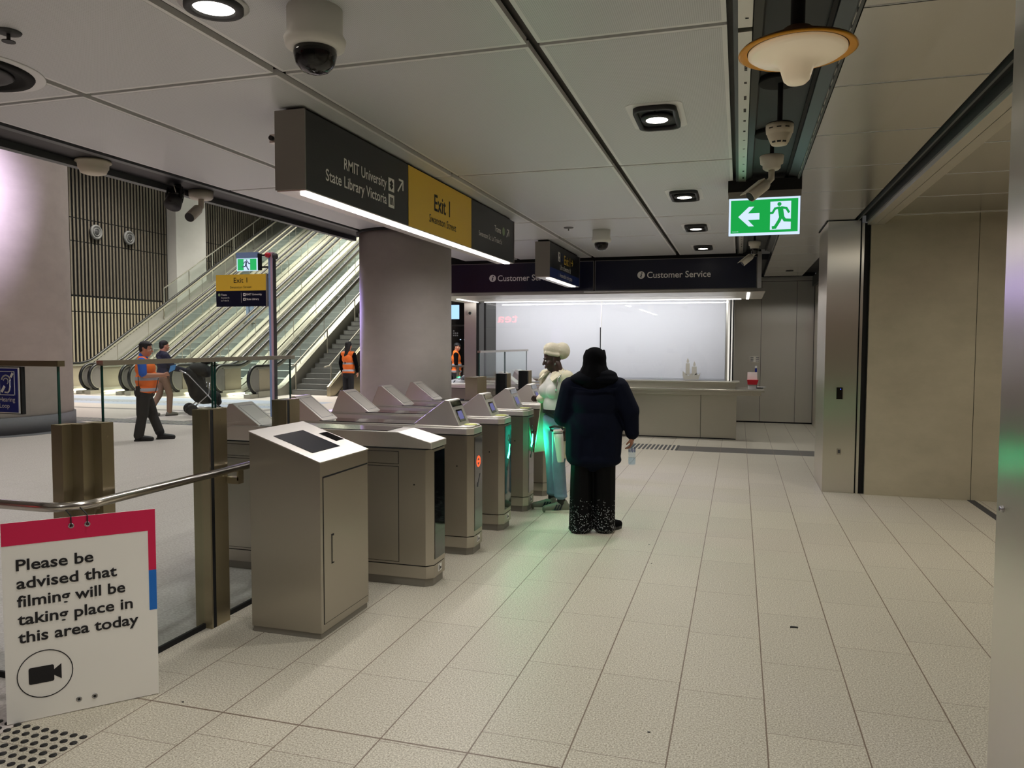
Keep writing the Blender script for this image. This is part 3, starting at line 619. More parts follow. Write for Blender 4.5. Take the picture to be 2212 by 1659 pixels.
    if state == 'red':
        m = MB(); icon_ring(m, xf + .0042, yc - .005, .745, .046, .016); m.box(xf + .0042, xf + .006, yc - .03, yc + .02, .737, .753); m.build('stop_light', ['gate_red'], fr)
    if state == 'green':
        m = MB(); m.prism([(-.045, -.04), (-.02, -.055), (.02, -.02), (.03, .07), (.018, .075), (.0, .01)], lambda a, b: (xf + .0042, yc + a + .02, .70 + b), lambda a, b: (xf + .0062, yc + a + .02, .70 + b)); m.build('go_light', ['gate_green'], fr)
        m = MB(); icon_ring(m, xf + .0042, yc + .02, .835, .03, .006); m.build('go_ring', ['grey'], fr)
    if state in ('red', 'green'):
        m = MB(); stroke2 = [((.035, .64), (-.03, .54)), ((-.03, .54), (-.005, .55)), ((-.03, .54), (-.028, .575))]
        for (a, b) in stroke2: m.bar((xf + .005, yc + a[0], a[1]), (xf + .005, yc + b[0], b[1]), .002 if 0 else .007, .002)
        m.build('arrow', ['grey'], fr)
    m = MB(); m.box(xf + .0005, xf + .002, yc - .03, yc + .035, .085, .135, 0); m.box(xf + .0015, xf + .0028, yc - .02, yc - .008, .09, .13, 1); m.box(xf + .0015, xf + .0028, yc + .002, yc + .026, .095, .112, 1); m.build('asset_sticker', ['white', 'dark_grey'], t)
    return t
make_gate(4.99, 'nearest ticket gate beside the kiosk, flat black top without reader hood', False, None)
make_gate(5.83, 'second ticket gate from the kiosk, red stop light on its front', True, 'red')
make_gate(6.66, 'third ticket gate from the kiosk, green light on its dark front', True, 'green')
make_gate(7.48, 'fourth ticket gate from the kiosk, green light beside the woman in cream', True, 'green')
make_gate(8.30, 'farthest ticket gate of the row, reached by the woman in cream', True, None)
# two further gates seen through the far balustrade
for yc, lab in ((11.75, 'dim ticket gate behind the far glass balustrade, nearer one'), (12.65, 'dim ticket gate right in front of the service counter')):
    t = make_gate(yc, lab, True, None, -2.75, -4.6)
    t.location.x -= 0; 
# ================================================================== HANGING DIRECTION SIGNS
YR, ZU = Vector((0, 1, 0)), Vector((0, 0, 1))
def pictogram_books(m, y, z, s, x):
    for i, (a, b) in enumerate(((-.3, .1), (-.12, .1), (.06, .1))): m.box(x, x + .0015, y + a * s, y + (a + b) * s, z - .32 * s, z + .32 * s)
    m.prism([(.2 * s, .32 * s), (.28 * s, .32 * s), (.38 * s, -.32 * s), (.3 * s, -.32 * s)], lambda a, b: (x, y + a, z + b), lambda a, b: (x + .0015, y + a, z + b))
def arrow_ne(m, y, z, s, x, wd):
    def ln(a, b): m.bar((x, y + a[0], z + a[1]), (x, y + b[0], z + b[1]), .002, wd)
    ln((-.5 * s, -.5 * s), (.46 * s, .46 * s)); ln((-.3 * s, .46 * s), (.5 * s, .46 * s)); ln((.46 * s, .5 * s), (.46 * s, -.3 * s))
t = thing('direction_sign', 'long dark hanging direction sign with yellow exit panel above the gates', 'sign', (-2.575, 6.19, 2.61))
x = -2.47
m = MB(); m.box(-2.67, x - .006, 4.02, 8.36, 2.62, 3.075, 0); m.box(-2.67, x + .003, 4.008, 4.02, 2.612, 3.078, 1); m.box(-2.67, x + .003, 8.36, 8.372, 2.612, 3.078, 1); m.box(-2.675, -2.668, 4.02, 8.36, 2.62, 3.075, 1); m.build('housing', ['sign_dark', 'end_cap_metal'], t, bevel=.001)
m = MB(); m.box(-2.64, -2.50, 4.1, 8.3, 3.075, 3.1); m.build('hanger', ['matte_black'], t)
for y0, y1, mt in ((4.02, 5.477, 'sign_dark'), (5.483, 6.927, 'sign_yellow'), (6.933, 8.36, 'sign_dark')):
    m = MB(); m.box(x - .006, x, y0, y1, 2.612, 3.076); m.build('sign_panel', [mt], t)
m = MB(); m.box(-2.665, x - .002, 4.02, 8.36, 2.605, 2.62, 0); m.build('bottom_tray', ['steel_light'], t)
for b_ in ((4.08, 6.34), (6.36, 8.26)): m = MB(); m.box(-2.545, -2.49, *b_, 2.592, 2.605); m.build('light_strip', ['led'], t)
xo = x + .0008
text('RMIT University', (xo, 5.095, 2.826), YR, ZU, .072, 'sign_white', t, width=.62, align='RIGHT', bold=.01)
text('State Library Victoria', (xo, 5.095, 2.710), YR, ZU, .072, 'sign_white', t, width=.85, align='RIGHT', bold=.01)
m = MB(); m.box(x, x + .001, 5.13, 5.225, 2.697, 2.792); ic = m.build('destination_icon', ['sign_white'], t)
m = MB(); pictogram_books(m, 5.1775, 2.7445, .085, x + .001); m.build('icon_mark', ['sign_ink'], ic)
m = MB(); m.box(x, x + .001, 5.13, 5.225, 2.815, 2.91); ic = m.build('destination_icon', ['sign_white'], t); m = MB()
for dz in (-.012, .012):
    m.prism([(0, .022 + dz), (.03, dz), (0, -.022 + dz), (-.03, dz)], lambda a, b: (x + .001, 5.1775 + a, 2.8625 + b), lambda a, b: (x + .0022 + dz * .02, 5.1775 + a, 2.8625 + b))
m.build('icon_mark', ['sign_ink'], ic)
m = MB(); arrow_ne(m, 5.335, 2.885, .095, x + .001, .014); m.build('arrow', ['sign_white'], t)
m = MB(); arrow_ne(m, 8.12, 2.91, .085, x + .001, .012); m.build('arrow', ['sign_white'], t)
text('Exit 1', (xo, 6.18, 2.815), YR, ZU, .135, 'sign_ink', t, width=.36, align='CENTER', bold=.012)
text('Swanston Street', (xo, 6.20, 2.705), YR, ZU, .066, 'sign_ink', t, width=.62, align='CENTER')
text('Trams', (xo, 7.86, 2.872), YR, ZU, .064, 'sign_white', t, width=.22, align='RIGHT', bold=.01)
text('Swanston St, La Trobe St', (xo, 7.90, 2.762), YR, ZU, .05, 'sign_white', t, width=.76, align='RIGHT')
m = MB(); m.lathe([(.045, 0), (.045, .001)], (x, 7.965, 2.91), 20, 0, 'x'); m.build('tram_symbol', ['tram_green'], t)
m = MB(); m.box(-2.72, -2.672, 4.03, 4.07, 2.90, 2.95, 0); m.lathe([(.014, -.02), (.014, 0)], (-2.70, 4.03, 2.925), 12, 1, 'y'); m.build('sensor_box', ['steel_light', 'black'], t)
# second sign
t = thing('direction_sign', 'shorter hanging sign with blue lower band before the customer service counter', 'sign', (-2.575, 11.07, 2.6))
m = MB(); m.box(-2.67, x - .006, 10.07, 12.07, 2.615, 3.07, 0); m.box(-2.67, x + .003, 10.055, 10.07, 2.605, 3.075, 1); m.box(-2.67, x + .003, 12.07, 12.085, 2.605, 3.075, 1); m.build('housing', ['sign_dark', 'end_cap_metal'], t, bevel=.001)
m = MB(); m.box(-2.64, -2.50, 10.1, 12.0, 3.07, 3.1); m.build('hanger', ['matte_black'], t)
m = MB(); m.box(x - .006, x, 10.07, 12.07, 2.735, 3.07); m.build('sign_panel', ['sign_dark'], t)
m = MB(); m.box(x - .006, x, 10.07, 12.07, 2.605, 2.735); m.build('sign_panel', ['sign_blue'], t)
m = MB(); m.box(-2.665, x - .002, 10.07, 12.07, 2.597, 2.612, 0); m.build('bottom_tray', ['steel_light'], t)
m = MB(); m.box(-2.55, -2.49, 10.2, 11.85, 2.585, 2.597); m.build('light_strip', ['led'], t)
text('Exit 1', (xo, 10.95, 2.85), YR, ZU, .13, 'sign_yellow', t, width=.40, bold=.012)
text('Lifts to Swanston St', (xo, 10.68, 2.755), YR, ZU, .07, 'sign_white', t, width=.72)
text('i  Accessible train gates', (xo, 10.62, 2.645), YR, ZU, .06, 'sign_white', t, width=.88)
m = MB(); m.box(x, x + .001, 10.57, 10.69, 2.86, 2.99); ic = m.build('lift_icon', ['sign_white'], t)
m = MB(); m.box(x + .001, x + .002, 10.62, 10.65, 2.93, 2.97); m.box(x + .001, x + .002, 10.61, 10.64, 2.87, 2.9); m.build('icon_mark', ['sign_ink'], ic)
m = MB(); m.lathe([(.018, 0), (.018, .001)], (x, 10.80, 2.975), 12, 0, 'x'); stroke3 = [((10.79, 2.95), (10.79, 2.90)), ((10.79, 2.90), (10.85, 2.90)), ((10.85, 2.9), (10.88, 2.86)), ((10.77, 2.92), (10.76, 2.88)), ((10.76, 2.88), (10.80, 2.855)), ((10.8, 2.855), (10.84, 2.87))]
for a, b in stroke3: m.bar((x + .001, *a), (x + .001, *b), .002, .012)
m.build('wheelchair_symbol', ['sign_blue'], t)
m = MB(); m.bar((x + .001, 11.40, 2.92), (x + .001, 11.56, 2.92), .002, .013); m.bar((x + .001, 11.56, 2.92), (x + .001, 11.50, 2.965), .002, .013); m.bar((x + .001, 11.56, 2.92), (x + .001, 11.50, 2.875), .002, .013); m.build('arrow', ['sign_yellow'], t)
# small camera on the far side of the long sign


# ================================================================== CEILING DEVICES
def downlight(x, y, label):
    t = thing('downlight', label, 'downlight', (x, y, CZ - .03), 'square downlights in the ceiling')
    m = MB(); m.prism_z([(x + a, y + b) for a, b in rrect(-.165, .165, -.27, .27, .05)], CZ - .004, CZ - .0005); m.build('trim_plate', ['ceiling_rim'], t)
    m = MB(); out = rrect(-.128, .128, -.235, .235, .07, 6); inn = rrect(-.104, .104, -.21, .21, .05, 6)
    n = len(out); vs = [(x + a, y + b, z) for (poly, z) in ((out, CZ - .003), (out, CZ - .03), (inn, CZ - .03), (inn, CZ - .006)) for a, b in poly]
    fs = []
    for r in range(3):
        for k in range(n): fs.append((r * n + k, r * n + (k + 1) % n, (r + 1) * n + (k + 1) % n, (r + 1) * n + k))
    m.add(vs, fs, 0, True); m.add([(x + a, y + b, CZ - .005) for a, b in inn], [list(range(n))], 1)
    m.build('bezel', ['black', 'trough'], t)
    m = MB(); m.lathe([(.095, CZ - .03), (.095, CZ - .01), (.07, CZ - .006)], (x, y - .02, 0), 28, 0); m.lathe([(.07, CZ - .034), (.095, CZ - .03)], (x, y - .02, 0), 28, 0); ring = m.build('lamp_ring', ['black'], t)
    m = MB(); m.lathe([(0, CZ - .0345), (.062, CZ - .0345), (.066, CZ - .034)], (x, y - .02, 0), 28, 0); m.build('lens', ['down_glow'], ring)
    m = MB(); m.lathe([(.03, CZ - .012), (.03, CZ - .007)], (x, y - .14, 0), 14, 0); m.tube([(x, y - .14, CZ - .01), (x, y - .14, CZ - .035)], .004, 6); m.lathe([(.018, CZ - .04), (.018, CZ - .036)], (x, y - .14, 0), 10, 0); m.build('sprinkler_head', ['black'], t)
    return t
for (x_, y_), lab in zip(DL, ('largest square downlight in view, before the exit sign', 'second square downlight, level with the green exit sign', 'third square downlight of the row towards the counter', 'farthest square downlight, just before the customer service sign')): downlight(x_, y_, lab)
x_, y_ = -2.105, 2.74
t = thing('downlight', 'round recessed downlight at the top edge near the dome camera', 'downlight', (x_, y_, CZ - .02))
m = MB(); m.lathe([(.135, CZ), (.14, CZ - .004), (.1, CZ - .006)], (x_, y_, 0), 36); m.build('trim_plate', ['ceiling_rim'], t)
m = MB(); m.lathe([(.118, CZ - .003), (.118, CZ - .022), (.086, CZ - .024), (.082, CZ - .005)], (x_, y_, 0), 36); m.build('bezel', ['dark_grey'], t)
m = MB(); m.lathe([(0, CZ - .012), (.083, CZ - .012)], (x_, y_, 0), 36); m.build('lens', ['down_glow'], t)
def dome_camera(x, y, s, label):
    t = thing('dome_camera', label, 'camera', (x, y, CZ - .25 * s))
    m = MB(); m.lathe([(.115 * s, 0), (.115 * s, -.1 * s), (.128 * s, -.125 * s), (.122 * s, -.155 * s), (.09 * s, -.165 * s)], (x, y, CZ), 32); m.build('housing', ['white'], t)
    m = MB(); m.lathe([(.088 * s, -.155 * s), (.09 * s, -.185 * s), (.08 * s, -.225 * s), (.055 * s, -.252 * s), (.02 * s, -.264 * s), (0, -.265 * s)], (x, y, CZ), 28); m.build('dome', ['dome_glass'], t)
    m = MB(); m.sphere((x, y, CZ - .17 * s), .06 * s, 16); m.tube([(x, y - .02, CZ - .19 * s), (x + .01, y - .07 * s, CZ - .21 * s)], .025 * s, 12); m.build('lens_barrel', ['black'], t)
dome_camera(-1.73, 2.90, 1.0, 'white dome camera on the ceiling in the upper left')
dome_camera(-1.655, 9.42, .95, 'white dome camera hanging small on the ceiling before the blue sign')
m = MB(); m.lathe([(.055, 0), (.05, -.008), (.03, -.012)], (-3.175, 2.714, CZ), 20, 0); m.tube([(-3.175, 2.714, CZ - .01), (-3.175, 2.714, CZ - .045)], .008, 8); m.lathe([(.028, -.047), (.028, -.043)], (-3.175, 2.714, CZ), 12, 0)
tag(m.build('fire_sprinkler', ['dark_grey']), 'small dark ceiling sprinkler at the far upper left', 'sprinkler')
m = MB(); m.lathe([(.06, 0), (.055, -.01), (.02, -.014)], (-2.0, 9.1, CZ), 18, 0); m.tube([(-2.0, 9.1, CZ - .01), (-2.0, 9.1, CZ - .04)], .008, 8)
tag(m.build('fire_sprinkler', ['grey']), 'small grey ceiling sprinkler between the hanging signs', 'sprinkler')
sx, sy = -3.83, 3.02
t = thing('ceiling_speaker', 'large round black ceiling speaker cut by the left edge', 'speaker', (sx, sy, CZ - .02))
m = MB(); m.lathe([(.36, CZ - .001), (.355, CZ - .006), (.30, CZ - .006)], (sx, sy, 0), 48); m.build('trim_plate', ['ceiling_rim'], t)
m = MB(); m.lathe([(.31, CZ - .005), (.30, CZ - .02), (.26, CZ - .02), (.25, CZ - .007), (0, CZ - .007)], (sx, sy, 0), 48, 0); m.build('surround', ['matte_black'], t)
m = MB(); m.lathe([(.215, CZ - .012), (.20, CZ - .022), (.15, CZ - .022), (.14, CZ - .012)], (sx, sy, 0), 48, 0); m.build('cone', ['dark_grey'], t)

# pendant lamp and detectors in the trough
lx, ly, lz = .19, 3.13, 2.815
t = thing('pendant_lamp', 'orange rimmed pendant lamp hanging from the ceiling trough', 'lamp', (lx, ly, 2.66))
m = MB(); m.lathe([(.026, 0), (.026, 3.15 - lz - .06)], (lx, ly, lz + .06), 16); m.build('stem', ['matte_black'], t)
m = MB(); m.lathe([(.04, .085), (.05, .082), (.075, .062), (.13, .04), (.205, .008), (.212, 0)], (lx, ly, lz), 56, 0); m.build('shade_top', ['orange_shaded'], t)  # unlit upper side of the orange dish, its shade put into the colour
m = MB(); m.lathe([(.212, 0), (.214, -.004), (.205, -.008), (.17, .004)], (lx, ly, lz), 56, 0); m.build('shade_rim', ['orange_lamp'], t)
m = MB(); m.lathe([(.178, 0), (.178, -.012), (.16, -.024), (.12, -.034), (.085, -.044), (.062, -.062), (.054, -.09), (.047, -.112), (.034, -.124), (.015, -.129), (0, -.13)], (lx, ly, lz + .002), 56, 0); m.build('diffuser', ['lamp_white'], t)
def stem_mount(t, x, y, z0):
    m = MB(); m.lathe([(.014, 0), (.014, 3.14 - z0)], (x, y, z0), 12); m.lathe([(.112, 0), (.115, .005), (.115, .03)], (x, y, 3.12), 28); m.build('stem', ['matte_black'], t)
x_, y_ = .19, 4.46
t = thing('smoke_detector', 'white stepped smoke detector on a black stem behind the pendant lamp', 'detector', (x_, y_, 2.79)); stem_mount(t, x_, y_, 2.90)
m = MB(); m.lathe([(.075, .11), (.07, .115), (.02, .118)], (x_, y_, 2.79), 24, 0); m.build('cap', ['black'], t)
m = MB(); m.lathe([(.072, .108), (.073, .09), (.07, .062), (.066, .06), (.064, .05), (.048, .012), (.04, 0), (0, -.002)], (x_, y_, 2.79), 28, 0); m.build('body', ['cream_plastic'], t)
m = MB()
for a in (-130, -95, -60, 30, 100): 
    m.bar((x_ + .0735 * math.cos(math.radians(a - 9)), y_ + .0735 * math.sin(math.radians(a - 9)), 2.872), (x_ + .0735 * math.cos(math.radians(a + 9)), y_ + .0735 * math.sin(math.radians(a + 9)), 2.872), .003, .005)
    m.bar((x_ + .047 * math.cos(math.radians(a - 12)), y_ + .047 * math.sin(math.radians(a - 12)), 2.801), (x_ + .047 * math.cos(math.radians(a + 12)), y_ + .047 * math.sin(math.radians(a + 12)), 2.801), .006, .009)
m.build('vents', ['black'], t)
def bullet_camera(x, y, z, label, dirv, base_dome=False):
    t = thing('bullet_camera', label, 'camera', (x, y, z - .2)); stem_mount(t, x, y, z + .08)
    m = MB(); m.lathe([(.075, .085), (.08, .08), (.074, .03), (.06, .025), (.058, 0), (.045, -.012), (0, -.012)], (x, y, z), 24); m.build('mount', ['off_white'], t)
    if base_dome:
        m = MB(); m.lathe([(.05, -.01), (.052, -.04), (.04, -.075), (0, -.085)], (x, y, z), 20); m.build('dome', ['dome_glass'], t)
    d = Vector(dirv).normalized(); j = Vector((x, y, z - .075)); m = MB(); m.tube([(x, y, z - .01), (x, y, z - .07), j + d * .04], .021, 12); m.build('arm', ['off_white'], t)
    m = MB(); m.tube([j + d * .04, j + d * .06, j + d * .20], [.03, .04, .04], 16); b = m.build('camera_body', ['off_white'], t)
    m = MB(); m.tube([j + d * .2, j + d * .204], .034, 16); m.build('lens', ['black'], b)
    m = MB(); s = d.cross(ZU).normalized(); u = s.cross(d); m.bar(j + d * .06 + u * .042, j + d * .235 + u * .042, .075, .006); m.build('sun_shield', ['off_white'], t)
bullet_camera(.19, 5.55, 2.90, 'white bullet camera on a black stem right above the exit sign', (-.62, -.35, -.55))
bullet_camera(.17, 10.5, 2.95, 'white camera with glass dome under the exit sign, tilted left', (-.7, -.2, -.6), True)
# exit sign
ex, ey = .185, 6.9
t = thing('exit_sign', 'green running man exit sign with left arrow hanging from the trough', 'sign', (ex, ey, 2.6))
m = MB(); m.box(-.115, .48, ey - .025, ey + .3, 3.0, 3.10); m.build('mount_box', ['matte_black'], t)
m = MB(); m.box(-.112, .477, ey - .03, ey + .02, 2.945, 3.0, 0); m.build('gear_box', ['end_cap_metal'], t)
gx0, gx1, gz0, gz1 = -.105, .47, 2.632, 2.948
m = MB(); m.box(gx0, gx1, ey - .012, ey + .012, gz0, gz1, 0); m.build('edge_light', ['exit_white'], t)
m = MB(); m.box(gx0 + .016, gx1 - .016, ey - .0145, ey - .0122, gz0 + .02, gz1 - .018, 0); m.build('green_face', ['exit_green'], t)
XR = Vector((1, 0, 0)); yf = ey - .0146
def sign_shape(m, polys, ox, oz, s, flip=1, y=yf, mi=0):
    for p in polys: m.prism([(a * s * flip, b * s) for a, b in p], lambda a, b: (ox + a, y, oz + b), lambda a, b: (ox + a, y - .0012, oz + b), mi)
m = MB(); sign_shape(m, [[(-.5, 0), (.02, .5), (.28, .5), (-.02, .17), (.55, .17), (.55, -.17), (-.02, -.17), (.28, -.5), (.02, -.5)]], .055, 2.79, .165); m.build('arrow', ['exit_white'], t)
dx0, dx1, dz0, dz1 = .232, .398, 2.672, 2.908
m = MB(); m.box(dx0, dx1, yf - .0012, yf, dz0, dz1); m.build('door_symbol', ['exit_white'], t)
def limb(m, pts, wd, y, mi=0):
    for (a, b) in zip(pts[:-1], pts[1:]):
        a, b = Vector(a), Vector(b); d = (b - a).normalized(); n = Vector((-d.y, d.x)) * wd / 2; q = [a - n - d * wd * .3, b - n + d * wd * .3, b + n + d * wd * .3, a + n - d * wd * .3]
        m.prism([(p.x, p.y) for p in q], lambda a_, b_: (a_, y, b_), lambda a_, b_: (a_, y - .0012, b_), mi)
def running_man(m, ox, oz, s, y, f=1):
    P = lambda a, b: (ox + a * s * f, oz + b * s)
    m.prism([(P(.02, .40)[0] + .075 * s * math.cos(2 * math.pi * k / 16), P(0, .40)[1] + .075 * s * math.sin(2 * math.pi * k / 16)) for k in range(16)], lambda a, b: (a, y, b), lambda a, b: (a, y - .0012, b))
    limb(m, [P(.06, .24), P(.10, -.02)], .19 * s, y)
    limb(m, [P(.02, .27), P(-.13, .24), P(-.22, .08), P(-.36, .07)], .085 * s, y); limb(m, [P(.1, .27), P(.27, .24), P(.36, .09)], .085 * s, y)
    limb(m, [P(.10, -.04), P(.02, -.22), P(-.12, -.46), P(-.2, -.47)], .115 * s, y); limb(m, [P(.12, -.04), P(.22, -.20), P(.5, -.22)], .115 * s, y)
m = MB(); running_man(m, .30, 2.795, .225, yf - .0013); m.build('running_man', ['exit_green'], t)
text('Clevertronics 40m', (gx0 + .03, yf - .0005, gz0 + .03), XR, ZU, .007, 'exit_white', t, width=.05)

# devices on the black soffit strip
m = MB(); m.lathe([(.125, 0), (.13, -.015), (.112, -.022), (.108, -.06), (.10, -.07), (.09, -.095), (.06, -.105), (0, -.107)], (-4.80, 4.79, 3.10), 30)
tag(m.build('smoke_detector', ['cream_plastic']), 'low white smoke detector on the black soffit edge at left', 'detector')
t = thing('spotlight', 'black spotlight clamped under the black soffit edge', 'spotlight', (-4.80, 5.62, 2.9))
m = MB(); m.tube([(-4.8, 5.72, 3.1), (-4.8, 5.70, 3.06)], .03, 12); m.bar((-4.87, 5.68, 3.07), (-4.87, 5.66, 2.97), .01, .03); m.bar((-4.73, 5.68, 3.07), (-4.73, 5.66, 2.97), .01, .03); m.bar((-4.87, 5.68, 3.07), (-4.73, 5.68, 3.07), .03, .01); m.build('yoke', ['matte_black'], t)
m = MB(); d = Vector((.15, -.55, -.8)).normalized(); c = Vector((-4.8, 5.68, 2.98)); m.tube([c - d * .08, c - d * .06, c + d * .02], [.05, .065, .07], 20, 0); m.tube([c + d * .02, c + d * .1, c + d * .105, c + d * .09], [.068, .072, .06, .055], 20, 1); m.build('head', ['gloss_black', 'dark_grey'], t)
m = MB(); m.tube([(-4.80, 5.70, 3.09), (-4.78, 5.64, 3.08), (-4.76, 5.64, 3.02), (-4.79, 5.66, 2.98)], .004, 6); m.build('cable', ['white'], t)
t = thing('bullet_camera', 'white bullet camera on a bracket beside the black spotlight', 'camera', (-4.80, 5.95, 2.9))
m = MB(); m.lathe([(.11, 0), (.105, -.06), (.09, -.075), (0, -.075)], (-4.80, 6.02, 3.10), 26); m.tube([(-4.8, 6.02, 3.03), (-4.8, 6.02, 2.955), (-4.8, 5.99, 2.94)], .026, 12); m.build('mount', ['off_white'], t)
d = Vector((.1, -.62, -.42)).normalized(); c = Vector((-4.8, 5.99, 2.94)); m = MB(); m.tube([c, c + d * .03, c + d * .2], [.03, .045, .045], 18); b = m.build('camera_body', ['off_white'], t); m = MB(); m.tube([c + d * .2, c + d * .205], .042, 18); m.build('lens', ['black'], b)

lamp_spot((.9, 15.6, 3.04), 60, 130, .7)
m = MB(); m.lathe([(.07, 0), (.07, -.012), (.05, -.014)], (.9, 15.6, CZ + .002), 20, 0); m.lathe([(.05, -.013), (0, -.013)], (.9, 15.6, CZ + .002), 20, 1); tag(m.build('downlight', ['black', 'down_glow']), 'small round downlight over the steel wall beyond the counter', 'downlight')
# ================================================================== CUSTOMER SERVICE COUNTER
for x0, x1, tx, ix, lab, cat_l in ((-2.285, .245, -1.437, -1.532, 'right dark blue customer service fascia above the counter', 0), (-4.80, -2.305, -3.953, -4.045, 'left dark blue customer service fascia, partly behind the hanging sign', 0)):
    t = thing('fascia_sign', lab, 'sign', ((x0 + x1) / 2, 12.45, 2.58), 'customer service fascias')
    m = MB(); m.box(x0, x1, 12.42, 12.5, 2.56, 3.05, 0); m.build('panel', ['sign_navy'], t, bevel=.004)
    m = MB()
    for a in ((x0, x1, 2.56, 2.568), (x0, x1, 3.042, 3.05), (x0, x0 + .008, 2.56, 3.05), (x1 - .008, x1, 2.56, 3.05)): m.box(a[0], a[1], 12.416, 12.42, a[2], a[3])
    m.build('frame', ['end_cap_metal'], t)
    text('Customer Service', (tx, 12.4185, 2.75), XR, ZU, .10, 'sign_text_grey', t, width=.99, bold=.01)
    m = MB(); m.lathe([(.06, 0), (.06, .002)], (ix, 12.417, 2.80), 28, 0, 'y'); ii = m.build('info_symbol', ['sign_text_grey'], t)
    m = MB(); m.bar((ix - .008, 12.416, 2.765), (ix + .008, 12.416, 2.81), .002, .018); m.lathe([(.011, 0), (.011, .001)], (ix + .012, 12.416, 2.832), 10, 0, 'y'); m.bar((ix - .014, 12.416, 2.81), (ix + .01, 12.416, 2.81), .002, .006); m.bar((ix - .012, 12.416, 2.765), (ix + .014, 12.416, 2.768), .002, .006); m.build('info_letter', ['sign_navy'], ii)
m = MB(); m.box(-5.1, .24, 12.5, 14.42, 2.58, 3.2, 0); m.box(-5.1, .30, 12.44, 12.5, 3.05, 3.2, 0); m.box(-2.302, -2.288, 12.43, 12.5, 2.56, 3.05, 0); m.box(.25, .31, 12.40, 14.4, 2.56, 3.12, 1); struct(m, 'wall_fascia', ['matte_black', 'steel_h'])
t = thing('counter_canopy', 'thin pale canopy with lit underside over the customer service counter', 'canopy', (-2.4, 13.4, 2.5))
m = MB(); m.prism_x([(12.36, 2.505), (14.42, 2.50), (14.42, 2.556), (12.40, 2.556)], -5.3, .37); m.build('soffit_panel', ['steel_light'], t)
for b_ in ((-4.79, .02, 14.18, 14.215), (.105, .15, 12.55, 14.2), (-4.96, -4.915, 13.1, 14.2)): m = MB(); m.box(*b_, 2.488, 2.5); m.build('light_strip', ['led_soft'], t)
m = MB(); m.tube([(-2.46, 12.40, 2.535), (.2, 12.40, 2.525)], .02, 10); m.build('blind_tube', ['white'], t)
# glazing with drawn blinds
t = thing('counter_glazing', 'frosted white counter glazing with drawn blinds behind it', 'screen', (-2.46, 14.3, 1.03))
for x0, x1 in ((-4.79, -2.525), (-2.505, -.20)):
    m = MB(); m.box(x0, x1, 14.294, 14.306, 1.035, 2.498); m.build('glass_pane', ['counter_glass'], t)
for a_, b_ in ((-4.62, -2.515), (-2.51, -.235)): m = MB(); m.box(a_, b_, 14.40, 14.404, 1.05, 2.498); m.box(a_, b_, 14.395, 14.42, 1.03, 1.06); m.build('roller_blind', ['blind'], t)
for b_ in ((-2.523, -2.507, 14.29, 14.31, 1.035, 2.0), (-.165, -.14, 14.28, 14.34, 1.03, 2.498), (-.115, -.095, 14.43, 14.50, 1.03, 2.56), (-4.83, -4.79, 14.28, 14.33, 1.03, 2.498)): m = MB(); m.box(*b_); m.build('mullion', ['matte_black'], t)
m = MB(); m.box(-2.52, -2.51, 14.392, 14.396, 2.0, 2.498); m.box(-.24, -.2, 14.40, 14.42, 1.03, 2.498); m.build('blind_edge', ['steel_light'], t)
m = MB(); m.box(-4.9, -.1, 17.1, 17.2, 0, 3.2); struct(m, 'wall_office', 'white')
m = MB(); m.box(-.12, -.10, 14.5, 17.19, 0, 3.1); struct(m, 'wall_office_side', 'steel_wall')
# counter
t = thing('service_counter', 'long stainless steel customer service counter below the frosted glazing', 'counter', (-2.3, 14.3, 0))
xs4 = [-4.9, -3.7, -2.2, -.64, -.022]
m = MB()
for a, b in zip(xs4[:-1], xs4[1:]): m.box(a + .004, b - .004, 14.01, 14.03, .02, .80, 0)
m.box(-4.9, -.026, 14.03, 14.5, 0, .82, 0); m.box(-4.9, -.03, 14.02, 14.05, 0, .8, 1); m.build('front_panels', ['steel_counter', 'dark_gap'], t)
m = MB(); m.prism_z([(-4.95, 13.70), (.43, 13.70), (.43, 14.55), (-4.95, 14.55)], .865, .905); m.prism_z([(-4.95, 13.78), (.38, 13.78), (.38, 14.5), (-4.95, 14.5)], .80, .865); m.build('worktop', ['steel_counter'], t, bevel=.004)
m = MB(); m.box(-4.9, -.05, 14.0, 14.62, .905, 1.0); m.box(-4.9, .02, 13.97, 14.62, 1.0, 1.03); m.build('upper_shelf', ['steel_counter'], t, bevel=.006)
m = MB(); m.lathe([(.05, 0), (.11, .018), (.112, .022), (.05, .01)], (.37, 14.35, .905), 24); tag(m.build('white_dish', ['white']), 'small white dish at the right end of the counter', 'dish')
t = thing('donation_box', 'white and red donation box standing on the counter end', 'box', (.235, 14.0, .905))
m = MB(); m.box(.165, .30, 13.93, 14.07, .905, 1.0, 0); m.prism_y([(.155, .99), (.31, .99), (.335, 1.07), (.145, 1.07)], 13.9, 14.1, 1); m.build('tray', ['board_white', 'red_plastic'], t)
m = MB(); m.box(.15, .315, 14.06, 14.075, 1.05, 1.20, 0); m.build('back_card', ['board_white'], t)
text('GIVE', (.18, 13.898, 1.02), XR, ZU, .03, 'sign_white', t, width=.11) if False else None
m = MB(); m.box(.275, .31, 14.12, 14.15, .905, 1.31, 0); m.box(.275, .31, 14.118, 14.15, 1.27, 1.31, 1); tag(m.build('card_terminal', ['hearing_blue', 'white']), 'narrow dark blue stand behind the donation box', 'stand')
